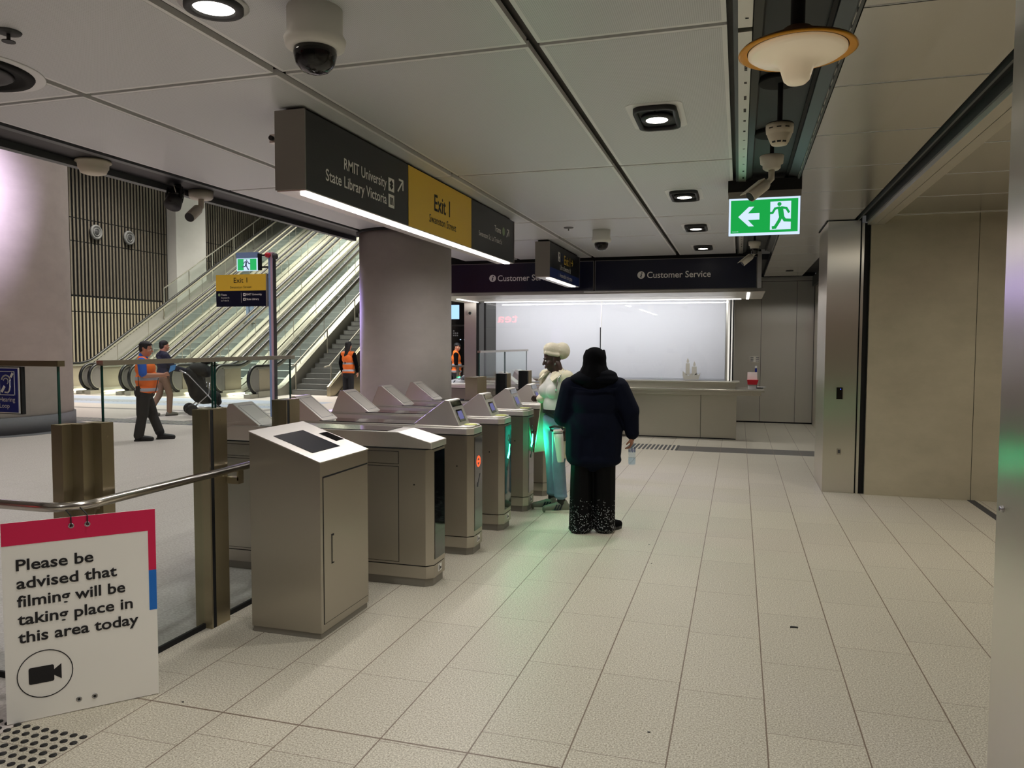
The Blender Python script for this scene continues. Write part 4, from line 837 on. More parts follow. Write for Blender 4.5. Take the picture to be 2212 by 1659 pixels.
# frosted candle picture on the glass
t = thing('candle_decal', 'pale candle decal stuck on the counter glass', 'decal', (-.83, 14.29, 1.035))
cyl = 14.2925
m = MB(); m.prism([(-.965, 1.04), (-.70, 1.04), (-.665, 1.17), (-.70, 1.13), (-.74, 1.16), (-.79, 1.12), (-.83, 1.16), (-.88, 1.11), (-.93, 1.15), (-.985, 1.2), (-.985, 1.12)], lambda a, b: (a, cyl, b), lambda a, b: (a, cyl - .001, b)); m.build('wreath', ['candle_film'], t)
for a, b, h in ((-.93, -.86, 1.34), (-.82, -.735, 1.28)):
    m = MB(); m.prism([(a, 1.13), (b, 1.13), (b, h), (a, h)], lambda p, q: (p, cyl, q), lambda p, q: (p, cyl - .001, q)); c = (a + b) / 2
    m.prism([(c - .02, h + .015), (c, h + .005), (c + .02, h + .015), (c + .024, h + .045), (c, h + .10), (c - .02, h + .05)], lambda p, q: (p, cyl, q), lambda p, q: (p, cyl - .001, q)); m.build('candle', ['candle_film'], t)
# left end of the counter: steel pier and things beyond
m = MB(); m.box(-5.23, -4.985, 14.25, 17.1, 0, 3.2, 0); m.box(-4.985, -4.93, 14.27, 17.1, 0, 3.2, 1); struct(m, 'wall_pier_left', ['steel_post', 'matte_black'])
m = MB(); m.lathe([(.05, 0), (.05, .03)], (-5.11, 14.25 - .03, 2.30), 18, 0, 'y'); m.sphere((-5.10, 14.215, 2.285), .03, 12, 1); tag(m.build('dome_camera', ['off_white', 'black']), 'tiny dome camera on the steel pier left of the glazing', 'camera')
# neon lettering on the shop wall at the back of the station; the photograph shows its reflection in the glazing
t = thing('neon_sign', 'red neon shop lettering reflected in the counter glazing', 'sign', (-10.5, -5.95, 2.6))
m = MB(); m.box(-11.6, -9.4, -6.0, -5.97, 2.4, 3.3); m.build('back_board', ['matte_black'], t)
text('tea', (-10.0, -5.94, 2.66), (-1, 0, 0), ZU, .42, 'neon', t, width=1.0)
# screens and machines in the passage behind the column
t = thing('display_screen', 'bright wall screen in the passage right of the round column', 'screen', (-8.45, 21.9, 2.4))
m = MB(); m.box(-9.0, -8.03, 21.92, 22.0, 2.25, 2.93, 0); m.build('casing', ['gloss_black'], t); m = MB(); m.box(-8.9, -8.21, 21.9, 21.92, 2.42, 2.85, 0); m.build('panel', ['screen_blue'], t)
t = thing('ticket_machine', 'dark ticket machine in the passage right of the round column', 'machine', (-8.3, 21.9, 0))
m = MB(); m.box(-9.2, -7.75, 21.95, 22.4, 0, 2.2, 0); m.build('cabinet', ['gloss_black'], t, bevel=.01)
m = MB()
for k in range(7): m.box(-8.42 + .06 * (k % 3), -8.38 + .06 * (k % 3), 21.945, 21.95, 1.9 + .07 * (k // 3), 1.94 + .07 * (k // 3))
m.build('keypad', ['grey'], t)
m = MB(); m.box(-8.2, -8.16, 21.94, 21.95, 1.78, 1.81); m.box(-8.06, -8.02, 21.94, 21.95, 1.78, 1.81); m.build('indicator', ['exit_white'], t)
t = thing('barrier_rail', 'steel barrier rail with small green light behind the column', 'rail', (-7.4, 19.4, 0))
m = MB()
for a in (-7.95, -7.35, -7.15): m.box(a, a + .06, 19.4, 19.46, 0, 1.05)
m.bar((-8.3, 19.43, 1.06), (-7.1, 19.43, 1.06), .06, .05); m.build('frame', ['steel'], t)
m = MB(); m.sphere((-7.25, 19.38, .75), .03, 10); m.build('light', ['gate_green'], t)
# debris
m = MB(); m.box(.33, .37, 4.795, 4.81, .0005, .006); m.box(.325, .34, 4.792, 4.80, .0005, .007)
tag(m.build('plastic_scrap', ['black']), 'tiny black scrap lying on the floor tiles', 'scrap')
for q, (a, b) in enumerate(((-2.5, 2.94), (-.62, 5.9), (-.7, 6.45), (-.35, 3.3))):
    m = MB(); m.prism_z([(a + .006 * math.cos(k * 1.2 + q) * (1 + .4 * (k % 2)), b + .004 * math.sin(k * 1.2 + q)) for k in range(5)], .0004, .003)
    tag(m.build('grit_speck', ['dark_grey']), ('grit speck beside the filming notice', 'grit speck on the tiles below the black coat', 'grit speck on the tiles near the red lit gate', 'grit speck on the front tiles')[q], 'speck')
# tactile studs at the lower left and tactile bars by the counter
m = MB(); m.lathe([(.0155, 0), (.015, .0035), (.012, .005), (0, .0055)], (-2.686, 2.545, 0), 14); st = tag(m.build('tactile_stud', ['rubber']), 'round black tactile stud set in the floor below the filming notice', 'tactile stud', 'tactile studs by the filming notice')
for i in range(13):
    for j in range(10):
        if i == j == 0: continue
        x1, y1 = -2.686 - .0525 * i, 2.545 - .0505 * j
        if y1 < 2.545 - .42 * (1) and False: continue
        o = st.copy(); COL.objects.link(o); o.location = st.location + Vector((-.0525 * i, -.0505 * j, 0))
m = MB(); m.box(-.955, -.920, 12.33, 12.93, 0, .004); bar0 = tag(m.build('tactile_bar', ['dark_grey']), 'dark tactile bar in the floor before the service counter', 'tactile bar', 'tactile bars by the counter')
for k in range(1, 13):
    o = bar0.copy(); COL.objects.link(o); o.location = bar0.location + Vector((-.0655 * k, 0, 0))
# ================================================================== ESCALATORS AND STAIR
YI, SL, YE = 21.2, .585, 37.0
def hz(y): return 0 if y < YI - .35 else (SL * (y - YI) if y > YI + .35 else SL * (y - YI + .35) ** 2 / 1.4)
def run(m, x0, x1, za, zb, y0=20.1, y1=YE, mi=0):
    ys = [y0] + [y for y in (20.85, 21.0, 21.2, 21.4, 21.55) if y0 < y < y1] + [y1]; n = len(ys); vs = []; fs = []
    for y in ys: vs += [(x0, y, hz(y) + za), (x1, y, hz(y) + za), (x1, y, hz(y) + zb), (x0, y, hz(y) + zb)]
    for i in range(n - 1):
        for k in range(4): a, b = i * 4 + k, i * 4 + (k + 1) % 4; fs.append((a, b, b + 4, a + 4))
    fs += [(0, 1, 2, 3), tuple(4 * n - 4 + k for k in (3, 2, 1, 0))]; m.add(vs, fs, mi)
def newel_arc(r, yc=20.1, zc=.55, n=14, a0=90, a1=285): return [(yc + r * math.cos(math.radians(a0 + (a1 - a0) * k / n)), zc + r * math.sin(math.radians(a0 + (a1 - a0) * k / n))) for k in range(n + 1)]
def make_escalator(xc, label):
    t = thing('escalator', label, 'escalator', (xc, 20.0, 0), 'parallel escalators')
    for s in (-1, 1):
        xb = xc + s * .62
        m = MB(); arc = newel_arc(.42)[::-1]
        pts = [(xb, y, z) for y, z in arc] + [(xb, y, hz(y) + .97) for y in (20.5, 20.85, 21.0, 21.2, 21.4, 21.55, YE)]
        m.tube([(xb, 20.5, .135)] + pts, .05, 10, flat=.75); m.build('handrail', ['rubber'], t)
        m = MB(); run(m, xb - .055, xb + .055, .86, .90, 20.1); run(m, xb - .03, xb + .03, .90, .935, 20.1)
        r2 = newel_arc(.375); 
        for (a, b) in zip(r2[:-1], r2[1:]): m.bar((xb, *a), (xb, *b), .10, .03)
        m.build('rail_profile', ['escalator_steel'], t)
        m = MB(); poly = newel_arc(.37) + [(20.2, .18), (20.2, .92)]; m.prism_x(poly, xb - .02, xb + .02, 0); m.build('newel_disc', ['end_cap_metal'], t)
        m = MB(); m.box(xb - .03, xb + .03, 20.2, 21.0, .16, .87); m.build('newel_panel', ['slat_light'], t)
        m = MB(); y = 21.0
        while y < YE - .2:
            run(m, xb - .006, xb + .006, .20, .86, y + .006, min(y + 1.55, YE), 0); run(m, xb - .008, xb + .008, .20, .86, y - .006, y + .006, 1); y += 1.55
        m.build('glass_panel', ['escalator_glass', 'steel_light'], t)
        m = MB(); xi = xb - s * .09; xo = xb + s * .14
        run(m, min(xi, xo), max(xi, xo), .10, .19, 20.0, YE); run(m, min(xi, xi + s * .02), max(xi, xi + s * .02), -.12, .10, 20.0, YE); run(m, min(xo - s * .02, xo), max(xo - s * .02, xo), -.5, .10, 20.0, YE); m.build('deck', ['escalator_steel'], t)
        m = MB(); run(m, min(xi - s * .002, xi), max(xi - s * .002, xi), .06, .085, 20.0, YE); m.build('brush_strip', ['rubber'], t)
        m = MB(); m.box(min(xb - .12, xb + .12), max(xb - .12, xb + .12), 19.62, 20.6, 0, .12, 0); m.build('newel_base', ['escalator_steel'], t)
    m = MB(); m.box(xc - .47, xc + .47, 20.3, 21.1, 0, .01)
    y, z = 21.1, 0.0; k = 0
    while y < YE:
        z1 = max(0.004, hz(y + .2) - .02); m.box(xc - .53, xc + .53, y, y + .40, z1 - .27, z1, 0); m.box(xc - .53, xc + .53, y - .004, y, z1 - .235, z1 - .012, 1); y += .40; k += 1
    m.build('steps', ['step_grey', 'riser_grey'], t)
    m = MB(); m.box(xc - .47, xc + .47, 19.4, 20.6, 0, .008); m.build('comb_plate', ['steel_light'], t)
    m = MB(); m.box(xc - .475, xc - .46, 20.2, 21.0, .03, .09); m.box(xc + .46, xc + .475, 20.2, 21.0, .03, .09); m.box(xc - .44, xc + .44, 20.95, 21.02, .0, .03); m.build('comb_light', ['skirt_led'], t)
    m = MB(); run(m, xc - .75, xc + .75, -.9, -.4, 21.6, YE); m.build('truss', ['end_cap_metal'], t)
    return t
esc = make_escalator(-21.1, 'leftmost escalator beside the slatted wall')
for k, lab in enumerate(('second escalator from the slatted wall', 'middle escalator of the five', 'fourth escalator from the slatted wall', 'rightmost escalator beside the stair')): copy_tree(esc, (1.585 * (k + 1), 0, 0), lab)
# glass barrier between the wall and the leftmost escalator
t = thing('wall_balustrade', 'tall glass barrier climbing along the slatted wall beside the escalators', 'balustrade', (-22.2, 25.6, 0))
m = MB(); run(m, -22.22, -22.18, 1.30, 1.34, 25.5, YE); m.bar((-22.2, 25.5, hz(25.5) + .1), (-22.2, 25.5, hz(25.5) + 1.33), .04, .04)
for k in range(1, 8): y = 25.5 + 1.5 * k; m.bar((-22.2, y, hz(y) + .1), (-22.2, y, hz(y) + 1.33), .03, .03)
m.build('rail_frame', ['steel_light'], t)
m = MB(); run(m, -22.206, -22.194, .15, 1.30, 25.52, YE); m.build('glass_panel', ['escalator_glass'], t)
m = MB(); run(m, -22.9, -22.0, -.6, .08, 20.0, YE); struct(m, 'trim_6', 'end_cap_metal')
# fixed stair on the right of the escalators
t = thing('staircase', 'grey fixed stair right of the escalators with glass sides', 'stair', (-13.1, 21.4, 0))
m = MB(); y, z = 21.6, .165
while z < 8: m.box(-13.86, -12.42, y, y + .285, z - .5, z, 0); m.box(-13.86, -12.42, y - .003, y + .03, z - .012, z + .002, 1); y += .283; z += .165
m.build('steps', ['concrete_step', 'dark_grey'], t)
SS = .583
def srun(m, x0, x1, za, zb, y0, y1, mi=0):
    f = lambda y: max(0, SS * (y - 21.6)); vs = []
    for y in (y0, y1): vs += [(x0, y, f(y) + za), (x1, y, f(y) + za), (x1, y, f(y) + zb), (x0, y, f(y) + zb)]
    m.add(vs, [(0, 1, 2, 3), (7, 6, 5, 4), (0, 4, 5, 1), (1, 5, 6, 2), (2, 6, 7, 3), (3, 7, 4, 0)], mi)
m = MB(); srun(m, -12.42, -12.3, -.6, .30, 21.3, 36); m.box(-12.42, -12.3, 21.3, 40, -.05, .0); m.build('stringer', ['bronze_steel'], t)
m = MB(); m.prism_x([(21.6, 0), (36, 0), (36, SS * 14.4 - .3), (21.6, -.02)], -12.29, -12.22); m.build('side_cladding', ['bronze_steel'], t)
m = MB(); srun(m, -12.37, -12.35, .30, .95, 21.5, 36); m.build('glass_panel', ['escalator_glass'], t)
for xr in (-12.5, -13.78):
    m = MB(); m.tube([(xr, 21.3, .92), (xr, 21.6, .95)] + [(xr, 21.6 + 14.4 * k / 4, .95 + SS * 14.4 * k / 4) for k in range(1, 5)], .025, 10)
    for k in range(6): y = 21.7 + 2 * k; m.bar((xr, y, SS * (y - 21.6) + .1), (xr, y, .95 + SS * (y - 21.6)), .03, .03)
    m.build('handrail', ['escalator_steel'], t)
m = MB(); m.box(-14.12, -14.1, 21.05, 21.06, .42, .72, 0); m.box(-14.25, -14.03, 20.98, 20.985, .40, .68, 0)
for k in range(5): m.box(-14.24 + .042 * k, -14.21 + .042 * k, 20.976, 20.98, .42, .48, 1)
m.box(-14.22, -14.17, 20.976, 20.98, .55, .65, 1); m.box(-14.12, -14.07, 20.976, 20.98, .55, .65, 1)
tag(m.build('safety_notice', ['yellow_sticker', 'sign_ink']), 'yellow safety notice on the rightmost escalator side', 'notice')
# strip lamps along the concourse roof above the escalators
for xk in (-20, -16): 
    m = MB(); m.box(xk - .08, xk + .08, 20, 36, 10.9, 11, 0); tag(m.build('roof_lamp', ['led_soft']), 'long strip lamp on the concourse roof, %s one' % ('left' if xk == -20 else 'right'), 'lamp', 'roof lamps')
# round loudspeakers on the slatted wall
for (y, lab) in ((22.95, 'round loudspeaker on the slatted wall, left one'), (24.55, 'round loudspeaker on the slatted wall, right one')):
    t = thing('wall_speaker', lab, 'speaker', (-22.97, y, 5.5), 'wall loudspeakers')
    m = MB(); m.lathe([(.27, 0), (.27, .06), (.22, .10), (.2, .06)], (-22.98, y, 5.755), 28, 0, 'x'); m.build('housing', ['grey'], t)
    m = MB(); m.lathe([(.2, .05), (.14, .03), (.1, .07), (.05, .09), (0, .09)], (-22.98, y, 5.755), 24, 0, 'x'); m.build('cone', ['dark_grey'], t)
    m = MB(); m.lathe([(.155, .06), (.15, .085), (.125, .085), (.12, .06)], (-22.98, y, 5.755), 24, 0, 'x'); m.build('ring', ['grey'], t)

# ================================================================== POLE WITH EXIT SIGNS
py_, px_ = 13.0, -8.76
t = thing('sign_pole', 'slim metal pole in the concourse with red beacon at its top', 'pole', (px_, py_, 0))
m = MB(); m.box(px_ - .05, px_ + .0, py_ - .05, py_ + .05, 0, 3.45, 0); m.box(px_, px_ + .05, py_ - .05, py_ + .05, 0, 3.45, 1); m.box(px_ + .05, px_ + .062, py_ - .05, py_ + .05, 0, 3.4, 2); m.build('mast', ['pole_blue', 'pole_pink', 'dark_grey'], t, bevel=.006)
m = MB(); m.lathe([(.055, -.03), (.05, -.08), (0, -.1)], (px_ - .035, py_ - .03, 3.39), 16, 0, 'y'); m.build('beacon', ['red_plastic'], t)
m = MB(); m.lathe([(.07, 0), (.06, .05), (0, .07)], (px_ + .055, py_, 3.37), 16, 0, 'x'); m.build('cap', ['dark_grey'], t)
t = thing('exit_plate', 'yellow and navy Exit 1 plate bracketed to the concourse pole', 'sign', (-9.44, py_, 2.41))
m = MB(); m.box(-10.02, -8.87, py_ - .04, py_ - .01, 2.715, 3.035); m.build('yellow_panel', ['sign_yellow'], t)
m = MB(); m.box(-10.02, -8.87, py_ - .04, py_ - .01, 2.405, 2.715); m.build('navy_panel', ['sign_navy'], t)
m = MB()
for z in (2.5, 2.95): m.box(-8.87, px_ - .05, py_ - .03, py_ - .01, z, z + .03)
m.box(-8.87, -8.84, py_ - .045, py_ - .0, 2.4, 3.04); m.build('bracket', ['end_cap_metal'], t)
yf4 = py_ - .0405; xs_ = 1.14 / 1215
def zx(x): return -10.02 + (x - 215) / 1210 * 1.15
text('Exit 1', (zx(815), yf4, 2.873), XR, ZU, .10, 'sign_ink', t, width=.31, align='CENTER'); text('Swanston Street', (zx(818), yf4, 2.765), XR, ZU, .044, 'sign_ink', t, width=.49, align='CENTER')
text('Trams', (zx(340), yf4, 2.622), XR, ZU, .038, 'sign_white', t, width=.13, bold=.012); text('Swanston St', (zx(340), yf4, 2.566), XR, ZU, .03, 'sign_white', t, width=.19); text('La Trobe St', (zx(335), yf4, 2.512), XR, ZU, .03, 'sign_white', t, width=.18)
text('RMIT University', (zx(955), yf4, 2.622), XR, ZU, .038, 'sign_white', t, width=.35, bold=.012); text('State Library', (zx(955), yf4, 2.53), XR, ZU, .038, 'sign_white', t, width=.285, bold=.012)
m = MB(); m.lathe([(.028, -.002), (.028, 0)], (zx(290), yf4, 2.64), 16, 0, 'y'); m.build('tram_symbol', ['tram_green'], t)
for z in (2.61, 2.518): m = MB(); m.box(zx(876), zx(935), yf4 - .002, yf4, z, z + .056, 0); m.box(zx(895), zx(918), yf4 - .003, yf4 - .002, z + .018, z + .04, 1); m.build('destination_icon', ['sign_white', 'sign_navy'], t)
m = MB(); m.box(zx(828), zx(832), yf4 - .001, yf4, 2.48, 2.68, 0); m.build('divider', ['sign_text_grey'], t)
t = thing('exit_sign', 'small green running man exit sign on the concourse pole', 'sign', (-9.27, py_, 3.11))
m = MB(); m.box(-9.53, -9.05, py_ - .06, py_ + .02, 3.35, 3.46, 0); m.box(-9.05, -9.0, py_ - .04, py_ + .03, 3.11, 3.43, 1); m.bar((-9.02, py_, 3.4), (px_ - .05, py_, 3.4), .03, .03, 1); m.bar((-9.02, py_, 3.17), (px_ - .05, py_, 3.17), .03, .03, 1); m.build('gear_box', ['pole_blue', 'matte_black'], t)
m = MB(); m.box(-9.525, -9.055, py_ - .045, py_ - .02, 3.10, 3.345, 0); m.build('edge_light', ['exit_white'], t)
m = MB(); m.box(-9.505, -9.075, py_ - .047, py_ - .0452, 3.112, 3.335, 0); m.build('green_face', ['exit_green_far'], t)
m = MB(); m.box(-9.365, -9.22, py_ - .0485, py_ - .0472, 3.115, 3.325); m.build('door_symbol', ['exit_white'], t)
m = MB(); running_man(m, -9.29, 3.225, .20, py_ - .0486, -1); m.build('running_man', ['pole_blue'], t)
# concourse tactile paving: uncountable small marks, one object per field
m = MB()
for (x0, x1, y0, y1, st_) in ((-23, -11, 17.5, 18.2, .16), (-14.6, -10.9, 13.08, 13.55, .12)):
    xk = x0
    while xk < x1: m.box(xk, xk + st_ * .35, y0, y1, 0, .005, 0); xk += st_
tag(m.build('tactile_paving', ['steel_light']), 'rows of pale tactile bars across the concourse floor', 'tactile paving', kind='stuff')
# ================================================================== PEOPLE
def cap_pts(p0, p1, r0, r1, n=1):
    bm = bmesh.new(); vs = []
    for p, r in ((p0, r0), (p1, r1)):
        tmp = bmesh.new(); bmesh.ops.create_icosphere(tmp, subdivisions=2, radius=r)
        vs += [v.co + Vector(p) for v in tmp.verts]; tmp.free()
    for v in vs: bm.verts.new(v)
    bmesh.ops.convex_hull(bm, input=bm.verts); return bm
def blob(name, prims, mats, parent, xf, vox=.012, smooth=6, func=None):
    """one continuous surface grown over overlapping limbs (c: tapered limb, e: ellipsoid)"""
    big = bpy.data.meshes.new('tmp'); acc = bmesh.new()
    for pr in prims:
        if pr[0] == 'c': b = cap_pts(*pr[1:])
        else:
            b = bmesh.new(); bmesh.ops.create_icosphere(b, subdivisions=3, radius=1); c, r = Vector(pr[1]), pr[2]
            rot = Matrix.Rotation(pr[3], 4, pr[4]) if len(pr) > 3 else Matrix.Identity(4)
            bmesh.ops.transform(b, matrix=Matrix.Translation(c) @ rot @ Matrix.Diagonal((*r, 1)), verts=b.verts)
        me = bpy.data.meshes.new('q'); b.to_mesh(me); b.free(); acc.from_mesh(me); bpy.data.meshes.remove(me)
    loose = [v for v in acc.verts if not v.link_faces]; bmesh.ops.delete(acc, geom=loose, context='VERTS')
    acc.to_mesh(big); acc.free(); ob = bpy.data.objects.new('tmp', big); COL.objects.link(ob)
    md = ob.modifiers.new('r', 'REMESH'); md.mode = 'VOXEL'; md.voxel_size = vox
    if smooth: sm = ob.modifiers.new('s', 'SMOOTH'); sm.iterations = smooth; sm.factor = .5
    me = bpy.data.meshes.new_from_object(ob.evaluated_get(bpy.context.evaluated_depsgraph_get())); bpy.data.objects.remove(ob); bpy.data.meshes.remove(big)
    me.materials.clear()
    for k in (mats if isinstance(mats, (list, tuple)) else [mats]): me.materials.append(Mt[k])
    for p in me.polygons:
        p.use_smooth = True; p.material_index = func(p.center) if func else 0
    org = ORG[parent.name]
    for v in me.vertices: v.co = xf @ v.co - org
    me.name = name; o = bpy.data.objects.new(name, me); COL.objects.link(o); o.parent = parent; ORG[o.name] = org; return o
def person_xf(x, y, face_deg, z=0):
    """local frame: +y is where the person faces, +x their right; face_deg measured from world +X"""
    return Matrix.Translation((x, y, z)) @ Matrix.Rotation(math.radians(face_deg - 90), 4, 'Z')
def head_prims(c, s=1.0, yaw=0, pitch=0):
    """skull, face, jaw, nose, brow, lips, ears around centre c, turned by yaw (left +) and nodding by pitch (down +)"""
    Rm = Matrix.Rotation(math.radians(yaw), 3, 'Z') @ Matrix.Rotation(math.radians(-pitch), 3, 'X'); c = Vector(c)
    T = lambda p: c + Rm @ (Vector(p) * s)
    E = lambda p, r: ('e', T(p), tuple(q * s for q in r), math.radians(yaw), 'Z')
    return [E((0, -.012, .035), (.074, .092, .088)), E((0, .025, -.03), (.060, .062, .078)), E((0, .048, -.088), (.032, .030, .026)), ('c', T((0, .082, .012)), T((0, .104, -.028)), .008 * s, .013 * s),
            ('c', T((-.034, .078, .022)), T((.034, .078, .022)), .010 * s, .010 * s), ('c', T((-.018, .084, -.058)), T((.018, .084, -.058)), .0085 * s, .0085 * s), ('c', T((-.014, .083, -.068)), T((.014, .083, -.068)), .008 * s, .008 * s),
            E((-.042, .055, -.03), (.022, .025, .024)), E((.042, .055, -.03), (.022, .025, .024)),
            E((-.076, -.004, -.012), (.012, .02, .032)), E((.076, -.004, -.012), (.012, .02, .032)), ('c', T((-.02, -.02, -.06)), T((-.01, -.025, -.15)), .052 * s, .055 * s), ('c', T((.02, -.02, -.06)), T((.01, -.025, -.15)), .052 * s, .055 * s)], T
def eyes(parent, T, xf, s=1.0):
    m = MB()
    for a in (-.03, .03):
        p = xf @ T((a, .076, .0)); m.sphere(p, .0095 * s, 12, 0); q = xf @ T((a, .0825, -.002)); m.sphere(q, .0058 * s, 8, 1)
    m.build('eyes', ['white', 'black'], parent)
    m = MB()
    for a in (-1, 1): m.tube([xf @ T((a * .015, .087, .02)), xf @ T((a * .032, .085, .027)), xf @ T((a * .05, .072, .022))], .004 * s, 6)
    m.build('eyebrows', ['black'], parent)
def hand_prims(w, d, n, side, curl=.5, s=1.0):
    """w wrist, d along the hand, n palm normal; five bent fingers of unequal length, thumb from the side of the palm"""
    w, d, n = Vector(w), Vector(d).normalized(), Vector(n).normalized(); sd = d.cross(n).normalized() * side; n = sd.cross(d).normalized() * side
    out = [('c', w, w + d * .035 * s, .022 * s, .024 * s)]
    for k, (o, L) in enumerate(((-.030, .068), (-.010, .078), (.010, .073), (.029, .058))):
        b = w + d * .078 * s + sd * o * s; out.append(('c', w + d * .03 * s + sd * o * .7 * s, b, .0135 * s, .0105 * s))
        a1 = curl * .6; d1 = d * math.cos(a1) + n * math.sin(a1); k1 = b + d1 * L * .5 * s; a2 = curl * 1.5; d2 = d * math.cos(a2) + n * math.sin(a2); k2 = k1 + d2 * L * .5 * s
        out += [('c', b, k1, .0095 * s, .0088 * s), ('c', k1, k2, .0088 * s, .0072 * s)]
    tb = w + d * .03 * s - sd * .026 * s; t1 = tb + (d * .6 - sd * .65 + n * .45 * curl).normalized() * .034 * s; t2 = t1 + (d * .8 - sd * .15 + n * .8 * curl).normalized() * .03 * s
    return out + [('c', w + d * .012 * s - sd * .01 * s, tb, .016 * s, .014 * s), ('c', tb, t1, .0125 * s, .010 * s), ('c', t1, t2, .010 * s, .008 * s)]
mat('skin_dark', (62, 40, 34), .5); mat('skin_tan', (186, 132, 104), .5); mat('skin_brown', (150, 100, 76), .5); mat('lips_dark', (88, 48, 48), .45)
mat('cream_cloth', (226, 218, 190), .85, bump=.25, bscale=40); mat('turban_cloth', (214, 206, 182), .85, bump=.3, bscale=30); mat('white_knit', (222, 220, 212), .85)
mat('denim', (118, 138, 160), .85, noise=.18, nscale=18); mat('belt_black', (16, 16, 18), .5); mat('shoe_cream', (116, 116, 102), .6); mat('sole_white', (214, 210, 196), .6)
mat('coat_navy', (6, 11, 28), .8, spec=.12, bump=.3, bscale=16); mat('collar_navy', (5, 7, 14), .85, spec=.1); mat('hijab_black', (6, 6, 8), .9, spec=.08, bump=.25, bscale=24); mat('trouser_black', (8, 8, 10), .9, spec=.1, bump=.2, bscale=20)
mat('hi_vis_orange', (255, 122, 40), .6, emit=None); mat('silver_band', (178, 178, 186), .35); mat('staff_blue', (30, 92, 190), .7); mat('work_trousers', (24, 24, 28), .8); mat('boot_black', (20, 20, 22), .5)
mat('hair_black', (16, 14, 14), .6, bump=.4, bscale=60); mat('jacket_navy', (28, 32, 54), .75); mat('khaki', (134, 108, 84), .85); mat('paper_blue', (92, 160, 226), .6); mat('stroller_black', (18, 20, 20), .8); mat('chrome', (200, 200, 204), .2, metal=1)
mat('tumbler_white', (222, 216, 206), .35); mat('tumbler_pink', (226, 196, 196), .4); mat('bottle_label', (40, 60, 120), .4); mat('skirt_dark', (40, 42, 50), .8)
def sequin_mat():
    m = bpy.data.materials.new('sequin_cloth'); m.use_nodes = True; nt = m.node_tree; b = nt.nodes['Principled BSDF']; L = nt.links.new
    tc = N(nt, 'ShaderNodeTexCoord'); sp = N(nt, 'ShaderNodeSeparateXYZ'); L(tc.outputs['Object'], sp.inputs[0])
    v = N(nt, 'ShaderNodeTexVoronoi'); v.inputs['Scale'].default_value = 95; L(tc.outputs['Object'], v.inputs['Vector'])
    mr = N(nt, 'ShaderNodeMapRange'); mr.inputs['From Min'].default_value = .0; mr.inputs['From Max'].default_value = .34; mr.inputs['To Min'].default_value = .75; mr.inputs['To Max'].default_value = 0.0; L(sp.outputs[2], mr.inputs['Value'])
    sc = N(nt, 'ShaderNodeSeparateColor'); L(v.outputs['Color'], sc.inputs[0])
    lt = N(nt, 'ShaderNodeMath', operation='LESS_THAN'); L(sc.outputs[0], lt.inputs[0]); L(mr.outputs[0], lt.inputs[1])
    ld = N(nt, 'ShaderNodeMath', operation='LESS_THAN'); L(v.outputs['Distance'], ld.inputs[0]); ld.inputs[1].default_value = .33
    mu = N(nt, 'ShaderNodeMath', operation='MULTIPLY'); L(lt.outputs[0], mu.inputs[0]); L(ld.outputs[0], mu.inputs[1])
    mx = N(nt, 'ShaderNodeMix', data_type='RGBA'); mx.inputs['A'].default_value = (*s2l((6, 6, 8)), 1); mx.inputs['B'].default_value = (*s2l((200, 204, 206)), 1); L(mu.outputs[0], mx.inputs['Factor']); L(mx.outputs['Result'], b.inputs['Base Color'])
    b.inputs['Roughness'].default_value = .6; b.inputs['Specular IOR Level'].default_value = .12; MATS['sequin_cloth'] = m
sequin_mat()
def pattern_mat():
    m = bpy.data.materials.new('pattern_cloth'); m.use_nodes = True; nt = m.node_tree; b = nt.nodes['Principled BSDF']
    tc = N(nt, 'ShaderNodeTexCoord'); n = N(nt, 'ShaderNodeTexNoise'); n.inputs['Scale'].default_value = 9; n.inputs['Detail'].default_value = 1; nt.links.new(tc.outputs['Object'], n.inputs['Vector'])
    cr = N(nt, 'ShaderNodeValToRGB'); e = cr.color_ramp.elements; e[0].position = .49; e[0].color = (.01, .012, .02, 1); e[1].position = .51; e[1].color = (.5, .52, .55, 1); nt.links.new(n.outputs['Fac'], cr.inputs[0]); nt.links.new(cr.outputs[0], b.inputs['Base Color']); MATS['pattern_cloth'] = m
pattern_mat()
def shoe(name, parent, xf, x, y, ang, L, mats, stripes=False):
    """sole, upper and ankle opening; ang turns the toe"""
    lx = xf @ Matrix.Translation((x, y, 0)) @ Matrix.Rotation(math.radians(ang), 4, 'Z')
    o = blob(name, [('c', (0, -.06, .058), (0, .02, .068), .040, .042), ('c', (0, .02, .062), (0, L - .12, .040), .043, .035), ('c', (0, -.065, .03), (0, L - .12, .026), .036, .034), ('c', (0, -.055, .06), (0, -.04, .10), .036, .034)], mats[0], parent, lx, .007, 4)
    m = MB(); m.xf = lx; sh = [(.040 * math.cos(a) * (1 if math.sin(a) < 0 else 1.05), (.055 if math.sin(a) < 0 else L - .135) * 1 * math.sin(a) + (-.05 if math.sin(a) < 0 else -.0)) for a in [2 * math.pi * k / 20 for k in range(20)]]
    m.prism_z([(-.038, -.09), (-.02, -.108), (.02, -.108), (.038, -.09), (.042, .03), (.045, L - .17), (.032, L - .115), (0, L - .098), (-.032, L - .115), (-.045, L - .17), (-.040, .03)], 0, .026); m.build('sole', [mats[1]], o)
    if stripes:
        m = MB(); m.xf = lx
        for q in (-.005, .022, .049):
            for s in (-1, 1): m.bar((s * .040, q + .016, .03), (s * .036, q - .008, .085), .016, .010)
        m.build('stripes', ['sign_navy'], o)
    return o
